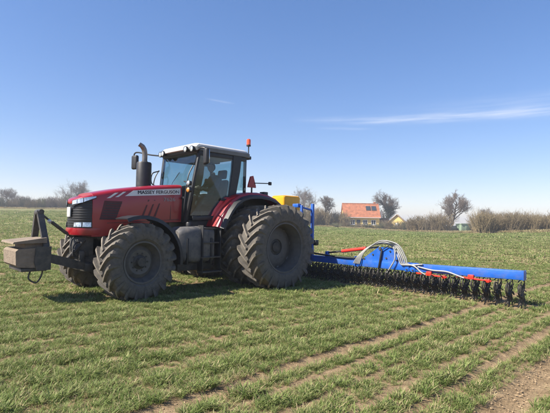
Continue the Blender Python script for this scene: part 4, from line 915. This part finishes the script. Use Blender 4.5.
# ------------------------------------------------------------------ ballast on the front linkage
def ballast():
    root = empty('ballast_block', (4.6, 0, .55)); tag(root, 'concrete ballast block in a dark steel frame on the tractor front linkage', 'ballast'); O = Vector((4.6, 0, .55))
    def bx(*a, **k): return MB().box(*a, **k)
    def bd(b, n, m): b.v = [tuple(Vector(p)-O) for p in b.v]; return b.build(n, m, root)
    b = MB(); b.loft([[(4.53, -.42, .70), (4.84, -.40, .72), (4.84, .42, .72), (4.53, .44, .70)], [(4.53, -.42, .74), (4.88, -.40, .76), (4.88, .42, .76), (4.53, .44, .74)], [(4.53, -.42, 1.0), (4.89, -.40, .985), (4.89, .42, .985), (4.53, .44, 1.0)], [(4.53, -.42, 1.04), (4.85, -.40, 1.02), (4.85, .42, 1.02), (4.53, .44, 1.04)]], closed=True); bd(b, 'lower_block', 'concrete')
    bd(MB().box((4.46, -.30, .98), (4.74, .34, 1.12), .015), 'spacer_block', 'concrete')
    b = MB(); b.loft([[(4.42, -.36, 1.115), (4.93, -.42, 1.115), (4.94, .44, 1.11), (4.42, .42, 1.12)], [(4.42, -.36, 1.20), (4.915, -.42, 1.145), (4.925, .44, 1.14), (4.42, .42, 1.21)]], closed=True); bd(b, 'top_slab', 'concrete')
    for s in (1, -1):
        b = MB(); b.loft([[(x-.05, s*y-.04, z), (x+.05, s*y-.04, z), (x+.05, s*y+.04, z), (x-.05, s*y+.04, z)] for x, y, z in ((4.42, .37, .95), (4.42, .35, 1.10), (4.45, .085, 1.60), (4.45, .06, 1.66))], closed=True); bd(b, 'frame_leg', 'frame_steel')
    b = MB(); b.box((4.39, -.09, 1.60), (4.51, .09, 1.68), .02); b.tube([(4.44, -.12, 1.655), (4.44, .12, 1.655)], .045, 12); bd(b, 'frame_head', 'frame_steel')
    bd(MB().beam((4.43, -.42, .90), (4.43, .42, .90), .10, .14, .015), 'cross_tube', 'frame_steel')
    bd(MB().box((4.40, -.38, .64), (4.80, .40, .70), .012), 'base_plate', 'frame_steel')
    for s, y in ((1, .455), (-1, -.435)): bd(MB().prism([(4.36, .66), (4.58, .66), (4.62, .80), (4.60, 1.06), (4.36, 1.06)], y-.012, y+.012, 'Y'), 'side_plate', 'frame_steel')
    b = MB(); b.tube(bez([(4.62, .30, .68), (4.66, .31, .52), (4.54, .31, .44), (4.46, .30, .55), (4.44, .30, .68)], 6), .014, 7); bd(b, 'tow_loop', 'frame_steel')
    b = MB(); b.tube([(4.40, .0, 1.66), (4.46, .0, 1.66)], .03, 8); bd(b, 'pin', 'chrome')
ballast()
bpy.data.objects['ballast_block'].location += Vector((-.10, 0, -.09))

# ------------------------------------------------------------------ rotary hoe
hoe = empty('rotary_hoe', (-2.0, 0, 0)); tag(hoe, 'wide blue rotary hoe with black spiked rotors and yellow seed tank behind the tractor', 'hoe')
HO = Vector((-2.0, 0, 0))
def hb(b, n, m, parent=None, smooth=35):
    b.v = [tuple(Vector(p)-HO) for p in b.v]; return b.build(n, m, parent or hoe, smooth)
def beam_z(y):
    a = abs(y); return float(np.interp(a, [0, 2.3, 3.7, 6.1], [.52, .52, .525, .575]))      # beam centre height
XB = -2.0
hb(MB().beam((XB, -2.35, beam_z(0)), (XB, 2.35, beam_z(0)), .15, .16, .012), 'centre_beam', 'blue_paint')
for s in (1, -1):
    wg = hb(MB().beam((XB, s*2.38, beam_z(2.38)), (XB, s*3.75, beam_z(3.75)), .15, .16, .012), 'inner_wing_beam', 'blue_paint')
    wo = hb(MB().beam((XB, s*3.76, beam_z(3.76)), (XB, s*5.985, beam_z(5.985)), .15, .165, .012), 'outer_wing_beam', 'blue_paint')
    hb(MB().box((XB-.08, s*5.985-.004 if s > 0 else s*5.985-.012, beam_z(6)-.088), (XB+.08, s*5.985+.012 if s > 0 else s*5.985+.004, beam_z(6)+.088), .003), 'end_cap', 'blue_paint')
    for yy in (2.36, 2.44):
        hb(MB().box((XB-.095, s*yy-.012, beam_z(2.4)-.10), (XB+.095, s*yy+.012, beam_z(2.4)+.15), .006), 'hinge_plate', 'blue_paint')
    for xx in (-.055, .055):                                               # triangular fold bracket, two plates
        z0 = beam_z(2.9)+.08
        hb(MB().prism([(s*2.46, z0-.05), (s*3.64, z0-.03), (s*3.44, z0+.20), (s*3.26, z0+.32), (s*3.00, z0+.32)], XB+xx-.008, XB+xx+.008, 'X'), 'fold_bracket', 'blue_paint', None, 0)
    z0 = beam_z(2.9)+.08
    for yy, zz in ((2.62, .02), (2.85, .14), (3.2, .08), (3.46, .05), (3.3, .24)): hb(MB().lathe([(0, XB+.082), (.02, XB+.082), (.022, XB+.064), (0, XB+.064)], 6, 'X', (0, s*yy, z0+zz)), 'bolt', 'frame_steel')
    hb(MB().beam((XB+.066, s*2.50, z0+.0), (XB+.066, s*3.58, z0+.01), .012, .03, .003), 'stiffener', 'blue_paint')
    hb(MB().tube([(XB-.09, s*3.04, z0+.29), (XB+.09, s*3.04, z0+.29)], .035, 12), 'bracket_pin', 'frame_steel')
    hb(MB().beam((XB+.095, s*3.10, z0+.26), (XB+.10, s*3.02, z0-.20), .035, .035, .006), 'lock_bar', 'hose_black')
    hb(MB().tube([(XB+.10, s*3.28, z0+.37), (XB+.10, s*3.10, z0+.26)], .012, 6), 'lock_rod', 'hose_black')
    cyl = hb(MB().tube([(XB, s*1.92, .76), (XB, s*2.62, .87)], .042, 14), 'fold_cylinder', 'red_metal')
    hb(MB().tube([(XB, s*2.60, .867), (XB, s*2.98, .925)], .022, 10), 'piston_rod', 'chrome', cyl)
    hb(MB().tube([(XB, s*1.45, .69), (XB, s*1.92, .76)], .022, 8), 'cylinder_tail', 'hose_black', cyl)
    hb(MB().box((XB-.05, s*1.45-.04, .59), (XB+.05, s*1.45+.04, .73), .01), 'cylinder_lug', 'blue_paint')
    for yy in (3.72, 3.86):
        hb(MB().box((XB-.09, s*yy-.05, beam_z(3.8)-.095), (XB+.092, s*yy+.05, beam_z(3.8)+.095), .01), 'joint_plate', 'blue_paint')
        for dz in (-.05, .05): hb(MB().lathe([(0, XB+.115), (.017, XB+.115), (.017, XB+.09), (0, XB+.09)], 6, 'X', (0, s*yy, beam_z(3.8)+dz)), 'bolt', 'frame_steel')
    for yc in (4.25, 5.10):                                                # red support arms under the beam
        zc = beam_z(yc)-.115
        r_ = hb(MB().beam((XB+.10, s*(yc-.30), zc+.005), (XB+.10, s*(yc+.36), zc-.02), .036, .028, .005), 'red_arm', 'red_metal')
        hb(MB().box((XB+.076, s*yc-.07, zc-.025), (XB+.13, s*yc+.04, zc+.065), .01), 'red_clamp', 'red_metal', r_)
        hb(MB().box((XB+.08, s*(yc+.3)-.03, zc-.05), (XB+.13, s*(yc+.3)+.03, zc+.01), .006), 'red_shoe', 'red_metal', r_)
# grey seed hoses over the fold bracket and along the beams
for s in (1, -1):
    z0 = beam_z(2.9)+.08
    for k in range(5):
        o = .046*k-.09; rr_ = .018*k-.03
        pts = [(XB+.11+o*.2, s*(2.42+o), z0-.10), (XB+.10, s*(2.54+o*.8), z0+.12+rr_), (XB+.06+o*.5, s*(2.80+o), z0+.34+rr_), (XB+.03+o, s*(3.10+o*.5), z0+.43+rr_+.025*math.sin(k*2.3)), (XB+.05+o*.6, s*(3.42+o), z0+.36+rr_), (XB+.10, s*(3.60+o), z0+.14), (XB+.11, s*(3.68+o), z0-.02), (XB+.10, s*(3.9+o*2), z0-.03+.012*k)]
        hb(MB().tube(bez(pts, 6), .0135, 7), 'seed_hose', 'hose_grey', None, 60)
    hb(MB().tube(bez([(XB+.11, s*3.42, z0+.36), (XB+.14, s*3.46, z0+.1), (XB+.15, s*3.36, z0-.1), (XB+.14, s*3.26, z0-.24)], 6), .016, 7), 'seed_hose', 'hose_grey', None, 60)
    hb(MB().tube(bez([(XB+.10, s*3.72, z0+.0), (XB+.12, s*3.92, z0-.04), (XB+.13, s*4.06, z0-.14), (XB+.12, s*4.16, z0-.19)], 6), .016, 7), 'seed_hose', 'hose_grey', None, 60)
    hb(MB().tube(bez([(XB+.10, s*3.98, beam_z(4)+.03), (XB+.11, s*4.3, beam_z(4.3)-.02), (XB+.12, s*4.6, beam_z(4.6)-.025), (XB+.13, s*4.82, beam_z(4.8)-.08), (XB+.13, s*4.96, beam_z(5)-.125)], 6), .016, 7), 'seed_hose', 'hose_grey', None, 60)
    hb(MB().tube(bez([(-1.75, s*.5, .8), (-1.85, s*1.0, .68), (-1.9, s*1.6, .63), (-1.9, s*2.1, .62), (-1.9, s*2.4, .63)], 6), .022, 7), 'hydraulic_hose', 'hose_black', None, 60)
rr2 = lambda x0, x1, y, z: [(p[0], p[1]+.24, p[2]) for p in rrect(x0, x1, y, z, .05)]
# headstock, tank frame, seed tank
for s in (1, -1):
    hb(MB().beam((-1.62, s*.46, .42), (-1.66, s*.40, 1.15), .03, .16, .006, up=(1, 0, 0)), 'headstock_plate', 'blue_paint')
    hb(MB().beam((-1.66, s*.46, .46), (-1.95, s*.46, .44), .08, .12, .01), 'headstock_arm', 'blue_paint')
    hb(MB().beam((-1.93, s*.99, .52), (-1.93, s*.99, 1.95), .07, .07, .008, up=(1, 0, 0)), 'frame_post', 'blue_paint')
    hb(MB().beam((-1.60, s*.90, 1.10), (-1.60, s*.90, 1.90), .06, .06, .008, up=(1, 0, 0)), 'frame_post', 'blue_paint')
    hb(MB().beam((-1.63, s*.91, 1.84), (-1.90, s*.98, 1.78), .045, .045, .008, up=(0, 1, 0)), 'frame_rail', 'blue_paint')
    hb(MB().beam((-1.56, s*.90, 1.14), (-1.96, s*.985, 1.14), .06, .06, .008, up=(0, 1, 0)), 'frame_rail', 'blue_paint')
    hb(MB().box((-1.62, s*.78-.12, 1.84), (-1.50, s*.78+.08, 1.94), .015), 'valve_block', 'blue_paint')
    hb(MB().box((-2.06, s*1.06-.05, .86), (-1.94, s*1.06+.05, 1.0), .015), 'junction_box', 'black_plastic')
hb(MB().beam((-1.66, -.9, 1.14), (-1.66, .9, 1.14), .07, .07, .008), 'cross_rail', 'blue_paint')
hb(MB().beam((-1.94, -.95, 1.14), (-1.94, .95, 1.14), .07, .07, .008), 'cross_rail', 'blue_paint')
b = MB(); b.loft([rr2(-1.88, -1.5, .12, 1.18), rr2(-1.97, -1.40, .20, 1.45), rr2(-2.0, -1.36, .25, 1.62), rr2(-2.0, -1.36, .25, 2.12), rr2(-1.98, -1.38, .235, 2.145)], closed=True); tk = hb(b, 'seed_tank', 'yellow_plastic')
b = MB(); b.loft([rr2(-1.99, -1.37, .24, 2.147), rr2(-1.96, -1.40, .21, 2.165)], closed=True); hb(b, 'tank_lid', 'yellow_plastic', tk)
# rotors: spiked wheels on sprung arms, two staggered rows
def rotor_mesh():
    b = MB(); b.lathe([(0, -.03), (.035, -.03), (.045, -.012), (.06, -.006), (.06, .006), (.045, .012), (.035, .03), (0, .03)], 10)
    b.lathe([(.055, -.008), (.092, -.007), (.092, .007), (.055, .008)], 12)
    n = 14
    for k in range(n):
        a = 2*math.pi*k/n; secs = []
        for t, wd, th in ((.07, .022, .008), (.13, .020, .008), (.185, .019, .007), (.215, .028, .006), (.237, .016, .004)):
            da = -2.0*max(0, t-.07)*1.6; c, s_ = math.sin(a+da), math.cos(a+da); tx, tz = s_, -c; side = .010*(1 if k % 2 else -1)*(t-.07)/.14
            p = Vector((t*c, side, t*s_))
            secs.append([tuple(p+Vector((tx*wd/2, -th, tz*wd/2))), tuple(p+Vector((tx*wd/2, th, tz*wd/2))), tuple(p+Vector((-tx*wd/2, th, -tz*wd/2))), tuple(p+Vector((-tx*wd/2, -th, -tz*wd/2)))])
        b.loft(secs, closed=True)
    return b.mesh('rotor', 'tine_steel', 30)
def arm_mesh(front):
    b = MB()
    pts = [(.02, .02, .20), (.16, .02, .225), (.215, .02, .14), (.14, .02, .03), (0, .02, 0)] if front else [(.27, .02, .24), (.12, .02, .27), (-.06, .02, .25), (-.10, .02, .12), (0, .02, 0)]
    b.tube(bez(pts, 5), .012, 5); b.tube([(0, -.03, 0), (0, .03, 0)], .02, 6)
    return b.mesh('arm', 'tine_steel', 40)
rm = rotor_mesh(); am = [arm_mesh(True), arm_mesh(False)]
i = 0
for row, (dx, y0) in enumerate(((.06, -5.94), (-.33, -5.84))):
    y = y0
    while y < 6.0:
        lift = max(0, beam_z(y)-.44)*.35
        o = link('rotor', rm, hoe, (dx, y, .195)); 
        a = link('arm', am[row], o); o.rotation_euler.y = 0
        # spin the rotor but keep its arm upright
        sp = random.random()*.39; o.rotation_euler.y = sp; a.rotation_euler.y = -sp
        a.scale.z = 1.0; i += 1; y += .205

# ------------------------------------------------------------------ haze
def haze():
    m = bpy.data.materials.new('haze_air'); m.use_nodes = True; nt = m.node_tree; nt.nodes.clear(); o = nt.nodes.new('ShaderNodeOutputMaterial'); v = nt.nodes.new('ShaderNodeVolumePrincipled')
    v.inputs['Color'].default_value = (.90, .95, 1, 1); v.inputs['Density'].default_value = .0011; v.inputs['Anisotropy'].default_value = .2; nt.links.new(v.outputs[0], o.inputs['Volume'])
    b = MB(); b.box((CAM.x-1000, CAM.y-1000, -6.5), (CAM.x+1000, CAM.y+1000, 16)); me = b.mesh('haze', None, 0); me.materials.append(m); h = link('haze', me); tag(h, 'thin pale air haze over the field', 'haze', kind='stuff')
haze()
